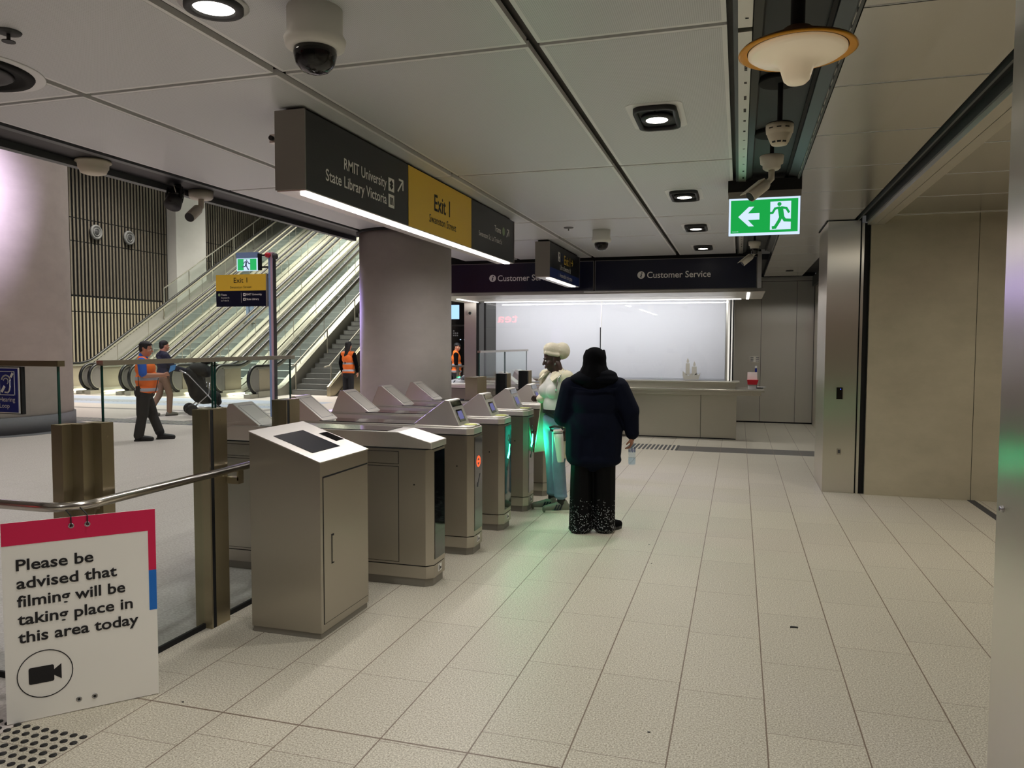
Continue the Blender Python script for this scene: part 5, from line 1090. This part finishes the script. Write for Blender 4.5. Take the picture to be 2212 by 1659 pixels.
def shell(name, sections, mats, parent, xf, thick=.01, closed=False):
    """cloth sheet lofted through cross sections, given a thickness"""
    m = MB(); m.xf = xf; n = len(sections[0]); vs = [p for s in sections for p in s]; fs = []
    for i in range(len(sections) - 1):
        for k in range(n if closed else n - 1): a, b = i * n + k, i * n + (k + 1) % n; fs.append((a, b, b + n, a + n))
    m.add(vs, fs, 0, True); o = m.build(name, mats, parent)
    sd = o.modifiers.new('t', 'SOLIDIFY'); sd.thickness = thick; sd.offset = 0; ss = o.modifiers.new('s', 'SUBSURF'); ss.levels = 1; ss.render_levels = 2; return o

# ---- woman in cream coat tapping at the farthest gate (turned half towards the camera)
xf = person_xf(-1.765, 7.50, 228)
t = thing('person', 'woman in cream coat, headwrap and jeans reaching to the far gate reader', 'person', (-1.775, 7.50, 0))
hp, T = head_prims((0, .045, 1.545), 1.0, -28, 14)
rw = xf.inverted() @ Vector((-1.965, 7.60, 1.14)); lw = Vector((-.26, .06, .86))
body = blob('body', hp + [('c', (0, .0, 1.46), (0, .0, 1.36), .055, .07)] + hand_prims(rw, xf.inverted().to_3x3() @ Vector((-.62, .76, .08)), xf.inverted().to_3x3() @ Vector((-.2, -.2, -1)), 1, .8) + hand_prims(lw, (.05, .25, -1), (1, 0, 0), -1, .9) + [('c', lw, (-.265, -.05, 1.11), .024, .03), ('c', (-.265, -.05, 1.11), (-.18, 0, 1.37), .032, .036), ('c', rw, (.29, -.07, 1.16), .024, .03), ('c', (.29, -.07, 1.16), (.18, 0, 1.37), .032, .036), ('c', (-.18, 0, 1.37), (.18, 0, 1.37), .036, .036)], ['skin_dark', 'lips_dark'], t, xf, .0055, 3, lambda c: 0)
eyes(body, T, xf, .98)
m = MB(); m.tube([xf @ T((-.013, .091, -.060)), xf @ T((0, .0955, -.0585)), xf @ T((.013, .091, -.060))], .0055, 8); m.tube([xf @ T((-.012, .088, -.068)), xf @ T((0, .093, -.070)), xf @ T((.012, .088, -.068))], .006, 8); m.build('lips', ['lips_dark'], body)
for s in (-1, 1): m = MB(); m.lathe([(.008, -.002), (.011, 0), (.008, .002)], xf @ T((s * .082, -.002, -.048)), 14, 0, 'y'); m.build('earring', ['chrome'], body)
tur = [('e', T((0, -.028, .078)), (.091, .112, .080), math.radians(22), 'X'), ('e', T((0, -.112, .056)), (.086, .078, .088)), ('c', T((-.06, .056, .078)), T((.06, .056, .078)), .016, .016), ('c', T((-.082, -.05, .03)), T((-.075, .03, .066)), .02, .022), ('c', T((.082, -.05, .03)), T((.075, .03, .066)), .02, .022)]
for k in range(7): a = math.radians(-84 + 28 * k); tur.append(('c', T((.068 * math.sin(a), -.085, .06 + .072 * math.cos(a))), T((.05 * math.sin(a), -.168, .05 + .055 * math.cos(a))), .013, .015))
blob('headwrap', tur, 'turban_cloth', t, xf, .007, 2)
blob('top', [('c', (0, .005, 1.37), (0, .01, 1.30), .07, .11), ('e', (0, .02, 1.24), (.165, .115, .14)), ('e', (-.07, .085, 1.225), (.075, .07, .075)), ('e', (.07, .085, 1.225), (.075, .07, .075)), ('e', (0, .01, 1.08), (.145, .115, .13)), ('c', (-.13, 0, 1.37), (.13, 0, 1.37), .06, .06), ('e', (0, .0, 1.03), (.15, .12, .05))], 'white_knit', t, xf, .01, 5)
blob('jeans', [('e', (0, -.005, .93), (.16, .128, .12)), ('c', (-.085, 0, .86), (-.09, .03, .50), .09, .07), ('c', (.085, 0, .86), (.09, -.02, .50), .09, .07), ('c', (-.09, .03, .50), (-.085, -.005, .18), .07, .064), ('c', (.09, -.02, .50), (.09, -.03, .18), .07, .064), ('e', (-.085, -.005, .165), (.070, .070, .028)), ('e', (.09, -.03, .165), (.070, .070, .028))], 'denim', t, xf, .011, 4)
m = MB(); m.xf = xf
ring = [(.158 * math.cos(a), .130 * math.sin(a) - .002) for a in [2 * math.pi * k / 36 for k in range(36)]]
m.prism_z(ring, 1.0, 1.038); m.bar((-.03, .135, 1.005), (-.15, .06, .945), .012, .03); m.build('belt', ['belt_black'], t)
# coat: worn open over the front, long to the thigh
def csec(z, rx, ry, open_, cy=0, n=22, ruf=0): return [(rx * math.sin(math.radians(open_ + (360 - 2 * open_) * k / n)), cy + ry * math.cos(math.radians(open_ + (360 - 2 * open_) * k / n)) + ruf * math.sin(k * 1.9), z) for k in range(n + 1)]
co = shell('coat', [csec(1.435, .10, .085, 50, -.02), csec(1.41, .165, .105, 55, -.01), csec(1.36, .205, .125, 58), csec(1.22, .20, .15, 62, .0), csec(1.05, .195, .16, 62, .0), csec(.90, .215, .18, 60, .0, ruf=.006), csec(.72, .245, .21, 58, -.01, ruf=.012), csec(.565, .27, .235, 56, -.01, ruf=.018)], ['cream_cloth'], t, xf, .012)
we = xf.inverted().to_3x3() @ Vector((-.62, .76, .08)).normalized()
for s, sh_, el, wr in ((1, Vector((.19, .0, 1.37)), Vector((.29, -.07, 1.16)), rw - we * .045), (-1, Vector((-.19, 0, 1.37)), Vector((-.265, -.05, 1.11)), lw + Vector((0, -.005, .06)))):
    blob('sleeve', [('c', sh_, el, .070, .064), ('c', el, wr, .062, .05), ('e', wr, (.055, .055, .035))], 'cream_cloth', co, xf, .011, 4)
for s in (-1, 1):
    m = MB(); m.xf = xf
    m.add([(s * .05, .085, 1.415), (s * .085, -.03, 1.455), (s * .16, .04, 1.405), (s * .13, .14, 1.33), (s * .075, .13, 1.36)], [(0, 1, 2, 3, 4)], 0)
    cl = m.build('collar', ['cream_cloth'], co); sd = cl.modifiers.new('t', 'SOLIDIFY'); sd.thickness = .014
m = MB(); m.xf = xf; m.tube([(-.10, -.12, 1.41), (-.165, .0, 1.43), (-.175, .10, 1.36), (-.18, .13, 1.22)], .006, 6); m.build('shoulder_strap', ['chrome'], t)
for q_ in ((-.085, -.01), (.09, -.02)): m = MB(); m.xf = xf; m.tube([(q_[0], q_[1], .06), (q_[0], q_[1], .19)], .042, 14); m.build('sock', ['black'], t)
shoe('shoe', t, xf, -.085, .0, -26, .27, ('shoe_cream', 'sole_white'), True); shoe('shoe', t, xf, .09, .02, -30, .27, ('shoe_cream', 'sole_white'), True)
# tumbler in her left hand
cxy = xf @ Vector((-.255, .15, 0)); tx, ty = cxy.x, cxy.y
t = thing('tumbler', 'tall white tumbler with pink lid and black handle in the left hand', 'tumbler', (tx, ty, .58))
ax = Vector((.02, .0, -.22)); c0 = Vector((tx, ty, .835)); m = MB(); ux = [(.046, 0), (.046, .06), (.040, .16), (.033, .27), (.030, .29)]
m.tube([c0 + ax.normalized() * h for r, h in ux], [r for r, h in ux], 24); m.build('cup', ['tumbler_white'], t)
m = MB(); m.tube([c0 - ax.normalized() * .03, c0 - ax.normalized() * .004], [.044, .047], 24, 0); m.tube([c0 + ax.normalized() * .002, c0 + ax.normalized() * .010], .0475, 24, 1); m.build('lid', ['tumbler_pink', 'black'], t)
m = MB(); pts = [c0 + Vector((.05, 0, .03)), c0 + Vector((.03, 0, .055)), c0 + Vector((-.04, 0, .06)), c0 + Vector((-.085, 0, .045)), c0 + Vector((-.075, 0, .02)), c0 + Vector((-.045, 0, .015))]; m.tube(pts, .012, 8); m.build('handle', ['black'], t)

# ---- person in black hijab and navy coat, seen from behind
xf = person_xf(-1.235, 6.74, 96)
t = thing('person', 'person seen from behind in black hijab, big navy coat and sequinned black trousers', 'person', (-1.235, 6.74, 0))
rw = Vector((.335, .02, .885)); hp, T = head_prims((0, .04, 1.545), .98, 24, 4)
lw = Vector((-.20, .26, .95))
body = blob('body', hp + hand_prims(rw, (.01, .06, -1), (-1, .2, 0), 1, .9) + [('c', rw, rw + Vector((0, 0, .06)), .026, .03)] + hand_prims(lw, (.3, .8, .1), (0, 0, -1), -1, .6) + [('c', lw, (-.27, .02, 1.04), .026, .035), ('c', (-.27, .02, 1.04), (-.2, 0, 1.3), .036, .04), ('c', rw, (.315, -.01, 1.1), .028, .035), ('c', (.315, -.01, 1.1), (.2, 0, 1.3), .036, .04), ('c', (-.2, 0, 1.3), (.2, 0, 1.3), .05, .05), ('c', (0, 0, 1.45), (0, 0, 1.3), .05, .05)], 'skin_brown', t, xf, .006, 3); eyes(body, T, xf)
blob('hijab', [('e', (0, -.005, 1.572), (.106, .112, .102)), ('e', (0, -.012, 1.52), (.108, .105, .10)), ('c', (0, -.02, 1.50), (0, -.015, 1.38), .100, .155), ('c', (-.06, .05, 1.47), (-.02, .10, 1.38), .05, .06), ('c', (.06, .05, 1.47), (.02, .10, 1.38), .05, .06), ('e', (-.078, .055, 1.57), (.02, .045, .085)), ('e', (.078, .055, 1.57), (.02, .045, .085))], 'hijab_black', t, xf, .009, 4)
def coat_cut(c): return 0
co = blob('coat', [('c', (-.15, -.01, 1.33), (.15, -.01, 1.33), .085, .085), ('e', (0, -.01, 1.18), (.225, .165, .21)), ('e', (0, .0, .98), (.235, .18, .24)), ('c', (-.11, 0, .95), (-.115, .0, .71), .15, .145), ('c', (.11, 0, .95), (.105, .0, .72), .15, .145), ('c', (0, .0, .95), (0, .0, .70), .17, .16), ('e', (0, 0, .665), (.252, .165, .085)),
                ('c', (-.21, -.01, 1.31), (-.275, .02, 1.04), .10, .098), ('c', (-.275, .02, 1.04), (-.215, .22, .96), .09, .066), ('c', (.21, -.01, 1.31), (.315, -.01, 1.10), .10, .092), ('c', (.315, -.01, 1.10), (.338, .015, .905), .084, .062), ('e', (.338, .015, .90), (.066, .066, .025))], 'coat_navy', t, xf, .012, 5)
blob('hood', [('e', (0, -.03, 1.385), (.225, .135, .075)), ('e', (.02, -.025, 1.425), (.185, .12, .06)), ('c', (-.12, .0, 1.43), (-.215, .05, 1.385), .035, .022), ('c', (-.12, -.02, 1.40), (-.205, .02, 1.36), .04, .03)], 'collar_navy', co, xf, .01, 4)
m = MB(); m.xf = xf
for a, b in (((-.2, -.155, 1.315), (0, -.192, 1.285)), ((0, -.192, 1.285), (.215, -.14, 1.31))): m.bar(a, b, .012, .018)
m.build('hood_seam', ['coat_navy'], co)
blob('trousers', [('e', (0, 0, .74), (.15, .10, .10)), ('c', (-.105, .0, .68), (-.115, -.01, .06), .105, .108), ('c', (.095, .0, .68), (.098, .03, .06), .105, .10), ('e', (-.115, -.012, .035), (.112, .118, .04)), ('e', (.10, .03, .04), (.102, .11, .04))], 'sequin_cloth', t, xf, .011, 4)
shoe('shoe', t, xf, -.115, .07, 6, .25, ('trouser_black', 'rubber')); shoe('shoe', t, xf, .14, .10, -38, .25, ('trouser_black', 'rubber'))
# water bottle
bp = xf @ Vector((.338, .03, 0)); bx, by = bp.x, bp.y
t = thing('water_bottle', 'clear plastic water bottle held low in the right hand', 'bottle', (bx, by, .62))
m = MB(); m.lathe([(.012, .225), (.014, .20), (.026, .175), (.033, .155), (.033, .10), (.030, .085), (.033, .07), (.033, .01), (.028, 0), (0, .004)], (bx, by, .62), 24); m.build('bottle_body', ['water'], t)
m = MB(); m.lathe([(.0338, .155), (.0338, .10)], (bx, by, .62), 24); m.build('label', ['water'], t) if False else None
m = MB(); m.lathe([(.0155, .222), (.0155, .242), (0, .243)], (bx, by, .62), 16); m.build('cap', ['white'], t)
m = MB(); m.lathe([(.030, .008), (.031, .06), (0, .06)], (bx, by, .622), 20); m.build('water', ['water'], t)
m = MB()
for k in range(14):
    a0, a1 = 2 * math.pi * k / 14, 2 * math.pi * (k + .45) / 14; r = .0335; m.add([(bx + r * math.cos(a0), by + r * math.sin(a0), .735), (bx + r * math.cos(a1), by + r * math.sin(a1), .735), (bx + r * math.cos(a1), by + r * math.sin(a1), .755 + .01 * (k % 3)), (bx + r * math.cos(a0), by + r * math.sin(a0), .755 + .01 * (k % 3))], [(0, 1, 2, 3)])
m.build('label_print', ['bottle_label'], t)

# ---- station worker in orange vest
def vest_bands(z1, z2, h=.028): return lambda c: 1 if (abs(c.z - z1) < h or abs(c.z - z2) < h) else 0
def worker_vest(name, parent, xf, extra=[], band=(1.075, .885), zb=.80):
    return blob(name, [('c', (-.15, 0, 1.375), (.15, 0, 1.375), .082, .082), ('e', (0, .0, 1.25), (.19, .14, .16)), ('e', (0, .02, 1.05), (.178, .145, .18)), ('e', (0, .01, .90), (.185, .15, .10)), ('c', (0, -.02, 1.42), (0, 0, 1.36), .075, .10)] + extra, ['hi_vis_orange', 'silver_band'], parent, xf, .010, 4, vest_bands(*band))
xf = person_xf(-9.83, 10.77, 34)
t = thing('person', 'station worker in orange safety vest reading a blue slip beside the pole', 'person', (-9.64, 10.75, 0))
hp, T = head_prims((-.0, .05, 1.575), 1.02, -4, 8); rw = Vector((.10, .30, 1.13)); lw = Vector((-.06, .30, 1.13))
body = blob('body', hp + [('c', (0, 0, 1.5), (0, -.01, 1.38), .058, .07)] + hand_prims(rw, (-.15, .8, .15), (-.9, 0, -.2), 1, .9) + [('c', (.225, .04, 1.13), rw, .047, .032)] + hand_prims(lw, (.35, .7, .15), (.9, 0, .1), -1, .9) + [('c', (-.225, .04, 1.13), lw, .047, .032), ('c', (-.225, .04, 1.13), (-.18, 0, 1.36), .045, .045), ('c', (.225, .04, 1.13), (.18, 0, 1.36), .045, .045), ('c', (-.18, 0, 1.36), (.18, 0, 1.36), .045, .045)], 'skin_tan', t, xf, .007, 3); eyes(body, T, xf)
blob('hair', [('e', T((0, -.028, .07)), (.083, .10, .076)), ('c', T((-.05, .05, .09)), T((.05, .05, .09)), .024, .024), ('e', T((0, -.075, .0)), (.07, .045, .07)), ('e', T((-.072, .0, .035)), (.014, .03, .04)), ('e', T((.072, .0, .035)), (.014, .03, .04))], 'hair_black', t, xf, .008, 2)
blob('shirt', [('c', (-.12, 0, 1.36), (.12, 0, 1.36), .066, .066), ('c', (.18, 0, 1.37), (.235, .02, 1.17), .075, .068), ('c', (-.18, 0, 1.37), (-.235, .02, 1.17), .075, .068), ('c', (0, -.01, 1.47), (0, 0, 1.38), .066, .09)], 'staff_blue', t, xf, .011, 4)
worker_vest('safety_vest', t, xf, [('e', (0, .05, 1.05), (.21, .19, .2)), ('e', (0, .04, .88), (.215, .185, .10)), ('e', (0, .03, 1.25), (.21, .165, .15))])
blob('trousers', [('e', (0, .01, .83), (.195, .17, .13)), ('c', (-.09, 0, .80), (-.10, .10, .46), .115, .10), ('c', (-.10, .10, .46), (-.10, .22, .13), .085, .08), ('c', (.09, 0, .80), (.10, -.02, .46), .115, .10), ('c', (.10, -.02, .46), (.10, -.085, .10), .085, .085)], 'work_trousers', t, xf, .012, 4)
shoe('boot', t, xf, -.10, .27, 0, .29, ('boot_black', 'rubber')); shoe('boot', t, xf, .10, -.05, 0, .29, ('boot_black', 'rubber'))
m = MB(); m.xf = xf; m.box(.165, .21, -.10, -.04, .80, .95); m.tube([(.19, -.06, .95), (.19, -.06, 1.12)], .006, 6); m.tube([(.19, -.05, .93), (.17, .10, .80), (.14, .2, .85), (.15, .25, 1.08)], .008, 6); m.build('radio', ['black'], t)
m = MB(); m.xf = xf; P_ = [(.03, .40, 1.17), (.03, .50, 1.22), (.03, .52, 1.31), (.03, .43, 1.29)]
m.add(P_ + [(a - .004, b, c) for a, b, c in P_], [(0, 1, 2, 3), (7, 6, 5, 4), (0, 4, 5, 1), (1, 5, 6, 2), (2, 6, 7, 3), (3, 7, 4, 0)]); tag(m.build('paper_slip', ['paper_blue']), 'small blue slip held up by the station worker', 'paper')

# ---- man in navy jacket pushing a stroller
xf = person_xf(-12.68, 14.5, 62)
t = thing('person', 'man in navy jacket and khaki trousers pushing a stroller', 'person', (-12.55, 14.5, 0))
hp, T = head_prims((0, .04, 1.60), 1.02, 0, 4); rw = Vector((.16, .50, 1.03)); lw = Vector((-.16, .48, 1.03))
body = blob('body', hp + [('c', (0, -.01, 1.52), (0, -.01, 1.4), .058, .07)] + hand_prims(rw, (0, .8, 0), (0, 0, -1), 1, .9) + hand_prims(lw, (0, .8, 0), (0, 0, -1), -1, .9) + [('c', rw, (.25, .12, 1.12), .03, .035), ('c', (.25, .12, 1.12), (.2, 0, 1.37), .04, .04), ('c', lw, (-.25, .12, 1.12), .03, .035), ('c', (-.25, .12, 1.12), (-.2, 0, 1.37), .04, .04), ('c', (-.2, 0, 1.37), (.2, 0, 1.37), .045, .045)], 'skin_tan', t, xf, .008, 3); eyes(body, T, xf)
blob('hair', [('e', T((0, -.028, .06)), (.085, .10, .082)), ('e', T((0, -.07, .0)), (.075, .05, .08))], 'hair_black', t, xf, .009, 2)
blob('jacket', [('c', (-.14, -.01, 1.40), (.14, -.01, 1.40), .085, .085), ('e', (0, 0, 1.22), (.20, .14, .2)), ('e', (0, 0, 1.0), (.19, .14, .18)), ('c', (0, 0, 1.0), (0, 0, .92), .15, .14), ('c', (.20, -.01, 1.38), (.25, .12, 1.12), .08, .068), ('c', (.25, .12, 1.12), rw, .065, .045), ('c', (-.20, -.01, 1.38), (-.25, .12, 1.12), .08, .068), ('c', (-.25, .12, 1.12), lw, .065, .045), ('c', (0, -.02, 1.46), (0, -.01, 1.42), .07, .08)], 'jacket_navy', t, xf, .013, 4)
blob('trousers', [('e', (0, 0, .88), (.16, .13, .12)), ('c', (.085, 0, .86), (.09, .10, .48), .09, .075), ('c', (.09, .10, .48), (.09, .08, .10), .072, .06), ('c', (-.085, 0, .86), (-.09, -.07, .48), .09, .075), ('c', (-.09, -.07, .48), (-.09, -.26, .16), .072, .06)], 'khaki', t, xf, .013, 4)
shoe('shoe', t, xf, .09, .10, 0, .27, ('shoe_cream', 'rubber')); shoe('shoe', t, xf, -.09, -.24, 0, .27, ('shoe_cream', 'rubber'))
# stroller
xs5 = person_xf(-12.08, 15.15, 46)
t = thing('stroller', 'black stroller with silver frame and dark hood pushed by the man in navy', 'stroller', (-12.08, 15.15, 0))
m = MB(); m.xf = xs5
for s in (-.24, .24):
    m.tube([(s, -.55, 1.05), (s, -.38, .95), (s, .0, .50), (s, .30, .12)], .016, 8); m.tube([(s, -.30, .16), (s, .05, .48), (s, .08, .75)], .014, 8); m.tube([(s, -.30, .16), (s, .32, .13)], .012, 8)
m.tube([(-.24, -.55, 1.05), (.24, -.55, 1.05)], .018, 8); m.build('frame', ['chrome'], t)
for (a, b, r) in ((-.26, -.32, .13), (.26, -.32, .13), (-.26, .32, .09), (.26, .32, .09)):
    m = MB(); m.xf = xs5; m.lathe([(r * .6, -.02), (r, -.018), (r, .018), (r * .6, .02)], (a, b, r), 20, 0, 'x'); m.build('wheel', ['rubber'], t)
blob('seat', [('c', (0, -.1, .45), (0, -.28, .95), .20, .20), ('c', (0, -.05, .42), (0, .22, .40), .19, .15), ('c', (0, .22, .38), (0, .28, .28), .13, .10), ('e', (0, -.25, .62), (.23, .12, .26))], 'stroller_black', t, xs5, .02, 4)
blob('hood', [('e', (0, -.12, 1.05), (.23, .26, .17)), ('e', (0, .04, 1.0), (.22, .16, .14))], 'stroller_black', t, xs5, .02, 3)
blob('beanie', [('e', (.0, .06, 1.24), (.10, .12, .07)), ('e', (0, .0, 1.22), (.09, .08, .08))], 'stroller_black', t, xs5, .012, 2)

# ---- worker in orange vest with long hair, partly behind the round column
xf = person_xf(-10.35, 18.9, 85)
t = thing('person', 'worker with long black hair and orange vest half behind the round column', 'person', (-10.35, 18.9, 0))
hp, T = head_prims((0, .04, 1.60), .98, 0, 0)
body = blob('body', hp + hand_prims((.25, .08, .88), (0, .1, -1), (-1, 0, 0), 1, .5) + hand_prims((-.25, .08, .88), (0, .1, -1), (1, 0, 0), -1, .5) + [('c', (.25, .08, .88), (.25, 0, 1.12), .025, .03), ('c', (.25, 0, 1.12), (.17, 0, 1.37), .03, .035), ('c', (-.25, 0, 1.12), (-.17, 0, 1.37), .03, .035), ('c', (-.25, .08, .88), (-.25, 0, 1.12), .025, .03), ('c', (-.17, 0, 1.37), (.17, 0, 1.37), .04, .04)], 'skin_tan', t, xf, .009, 3)
blob('hair', [('e', T((0, -.03, .05)), (.09, .10, .09)), ('c', T((0, -.06, 0)), T((-.01, -.12, -.35)), .08, .05), ('c', T((-.03, -.12, -.25)), T((-.03, -.14, -.52)), .05, .02)], 'hair_black', t, xf, .011, 2)
blob('shirt', [('c', (.18, 0, 1.37), (.25, .0, 1.12), .07, .058), ('c', (.25, 0, 1.12), (.25, .07, .90), .055, .042), ('c', (-.18, 0, 1.37), (-.25, 0, 1.12), .07, .058), ('c', (-.25, 0, 1.12), (-.25, .07, .90), .055, .042), ('c', (-.15, 0, 1.36), (.15, 0, 1.36), .06, .06)], 'trouser_black', t, xf, .013, 3)
worker_vest('safety_vest', t, xf, band=(1.12, .93)); 
blob('trousers', [('e', (0, 0, .83), (.16, .13, .13)), ('c', (-.085, 0, .80), (-.09, 0, .1), .09, .07), ('c', (.085, 0, .80), (.09, 0, .1), .09, .07)], 'work_trousers', t, xf, .014, 3)
shoe('boot', t, xf, -.09, .02, 0, .27, ('boot_black', 'rubber')); shoe('boot', t, xf, .09, .02, 0, .27, ('boot_black', 'rubber'))
# ---- worker far right of the column
xf = person_xf(-7.70, 20.3, 20)
t = thing('person', 'worker in cap and orange vest in the passage right of the column', 'person', (-7.70, 20.3, 0))
hp, T = head_prims((0, .04, 1.58), .96, -40, 6)
blob('body', hp + hand_prims((.25, .08, .88), (0, .1, -1), (-1, 0, 0), 1, .5) + [('c', (.25, .08, .88), (.25, 0, 1.12), .025, .03), ('c', (.25, 0, 1.12), (.17, 0, 1.37), .03, .035), ('c', (-.25, 0, 1.12), (-.17, 0, 1.37), .03, .035), ('c', (-.25, .08, .88), (-.25, 0, 1.12), .025, .03), ('c', (-.17, 0, 1.37), (.17, 0, 1.37), .04, .04)], 'skin_tan', t, xf, .009, 3)
blob('cap', [('e', T((0, -.02, .055)), (.088, .10, .075)), ('c', T((-.04, .09, .05)), T((.04, .09, .05)), .014, .014)], 'hair_black', t, xf, .01, 2)
worker_vest('safety_vest', t, xf)
blob('shirt', [('c', (.18, 0, 1.37), (.25, .0, 1.12), .07, .058), ('c', (-.18, 0, 1.37), (-.25, 0, 1.12), .07, .058), ('c', (.25, 0, 1.12), (.25, .07, .9), .05, .04), ('c', (-.15, 0, 1.36), (.15, 0, 1.36), .06, .06)], 'trouser_black', t, xf, .013, 3)
blob('trousers', [('e', (0, 0, .83), (.16, .13, .13)), ('c', (-.085, 0, .80), (-.09, 0, .1), .09, .07), ('c', (.085, 0, .80), (.09, 0, .1), .09, .07)], 'work_trousers', t, xf, .014, 3)
shoe('boot', t, xf, -.09, .02, 0, .27, ('boot_black', 'rubber')); shoe('boot', t, xf, .09, .02, 0, .27, ('boot_black', 'rubber'))
# ---- seated figure's patterned dress in the passage
xf = person_xf(-6.78, 17.9, 190)
t = thing('fabric_bundle', 'black and white patterned cloth bundle on a low bench behind the column', 'bundle', (-6.78, 17.9, 0))
blob('cloth', [('c', (0, -.1, .62), (.05, .3, .55), .22, .17), ('c', (.1, -.1, .6), (.1, .35, .45), .18, .14), ('c', (0, -.25, .75), (0, -.1, .6), .16, .2)], 'pattern_cloth', t, xf, .02, 3)
m = MB(); m.xf = xf; m.box(-.3, .3, -.4, .4, .34, .40); m.box(-.05, .05, -.05, .05, 0, .36); m.build('bench', ['steel_h'], t)
# ---- rider on the escalator, upper body behind the exit plate
xf = person_xf(-17.9, 25.1, 90, hz(25.3) - .02)
t = thing('person', 'rider in dark top and light jeans on the escalator behind the exit plate', 'person', (-17.9, 25.1, hz(25.3) - .02))
hp, T = head_prims((0, .04, 1.60), 1, 0, 0)
blob('body', hp + hand_prims((.25, .08, .88), (0, .1, -1), (-1, 0, 0), 1, .5) + hand_prims((-.25, .08, .88), (0, .1, -1), (1, 0, 0), -1, .5) + [('c', (.25, .08, .88), (.25, 0, 1.12), .025, .03), ('c', (.25, 0, 1.12), (.17, 0, 1.37), .03, .035), ('c', (-.25, 0, 1.12), (-.17, 0, 1.37), .03, .035), ('c', (-.25, .08, .88), (-.25, 0, 1.12), .025, .03), ('c', (-.17, 0, 1.37), (.17, 0, 1.37), .04, .04)], 'skin_tan', t, xf, .01, 3)
blob('hair', [('e', T((0, -.03, .05)), (.09, .10, .09))], 'hair_black', t, xf, .011, 2)
blob('top', [('c', (-.14, 0, 1.38), (.14, 0, 1.38), .07, .07), ('e', (0, 0, 1.2), (.18, .13, .2)), ('e', (0, 0, 1.0), (.17, .13, .16)), ('c', (.19, 0, 1.37), (.25, 0, 1.12), .065, .05), ('c', (-.19, 0, 1.37), (-.25, 0, 1.12), .065, .05)], 'jacket_navy', t, xf, .014, 3)
blob('jeans', [('e', (0, 0, .9), (.165, .13, .13)), ('c', (-.085, 0, .85), (-.09, 0, .1), .09, .065), ('c', (.085, 0, .85), (.09, 0, .1), .09, .065)], 'denim', t, xf, .014, 3)
shoe('shoe', t, xf, -.09, .02, 0, .27, ('shoe_cream', 'rubber')); shoe('shoe', t, xf, .09, .02, 0, .27, ('shoe_cream', 'rubber'))
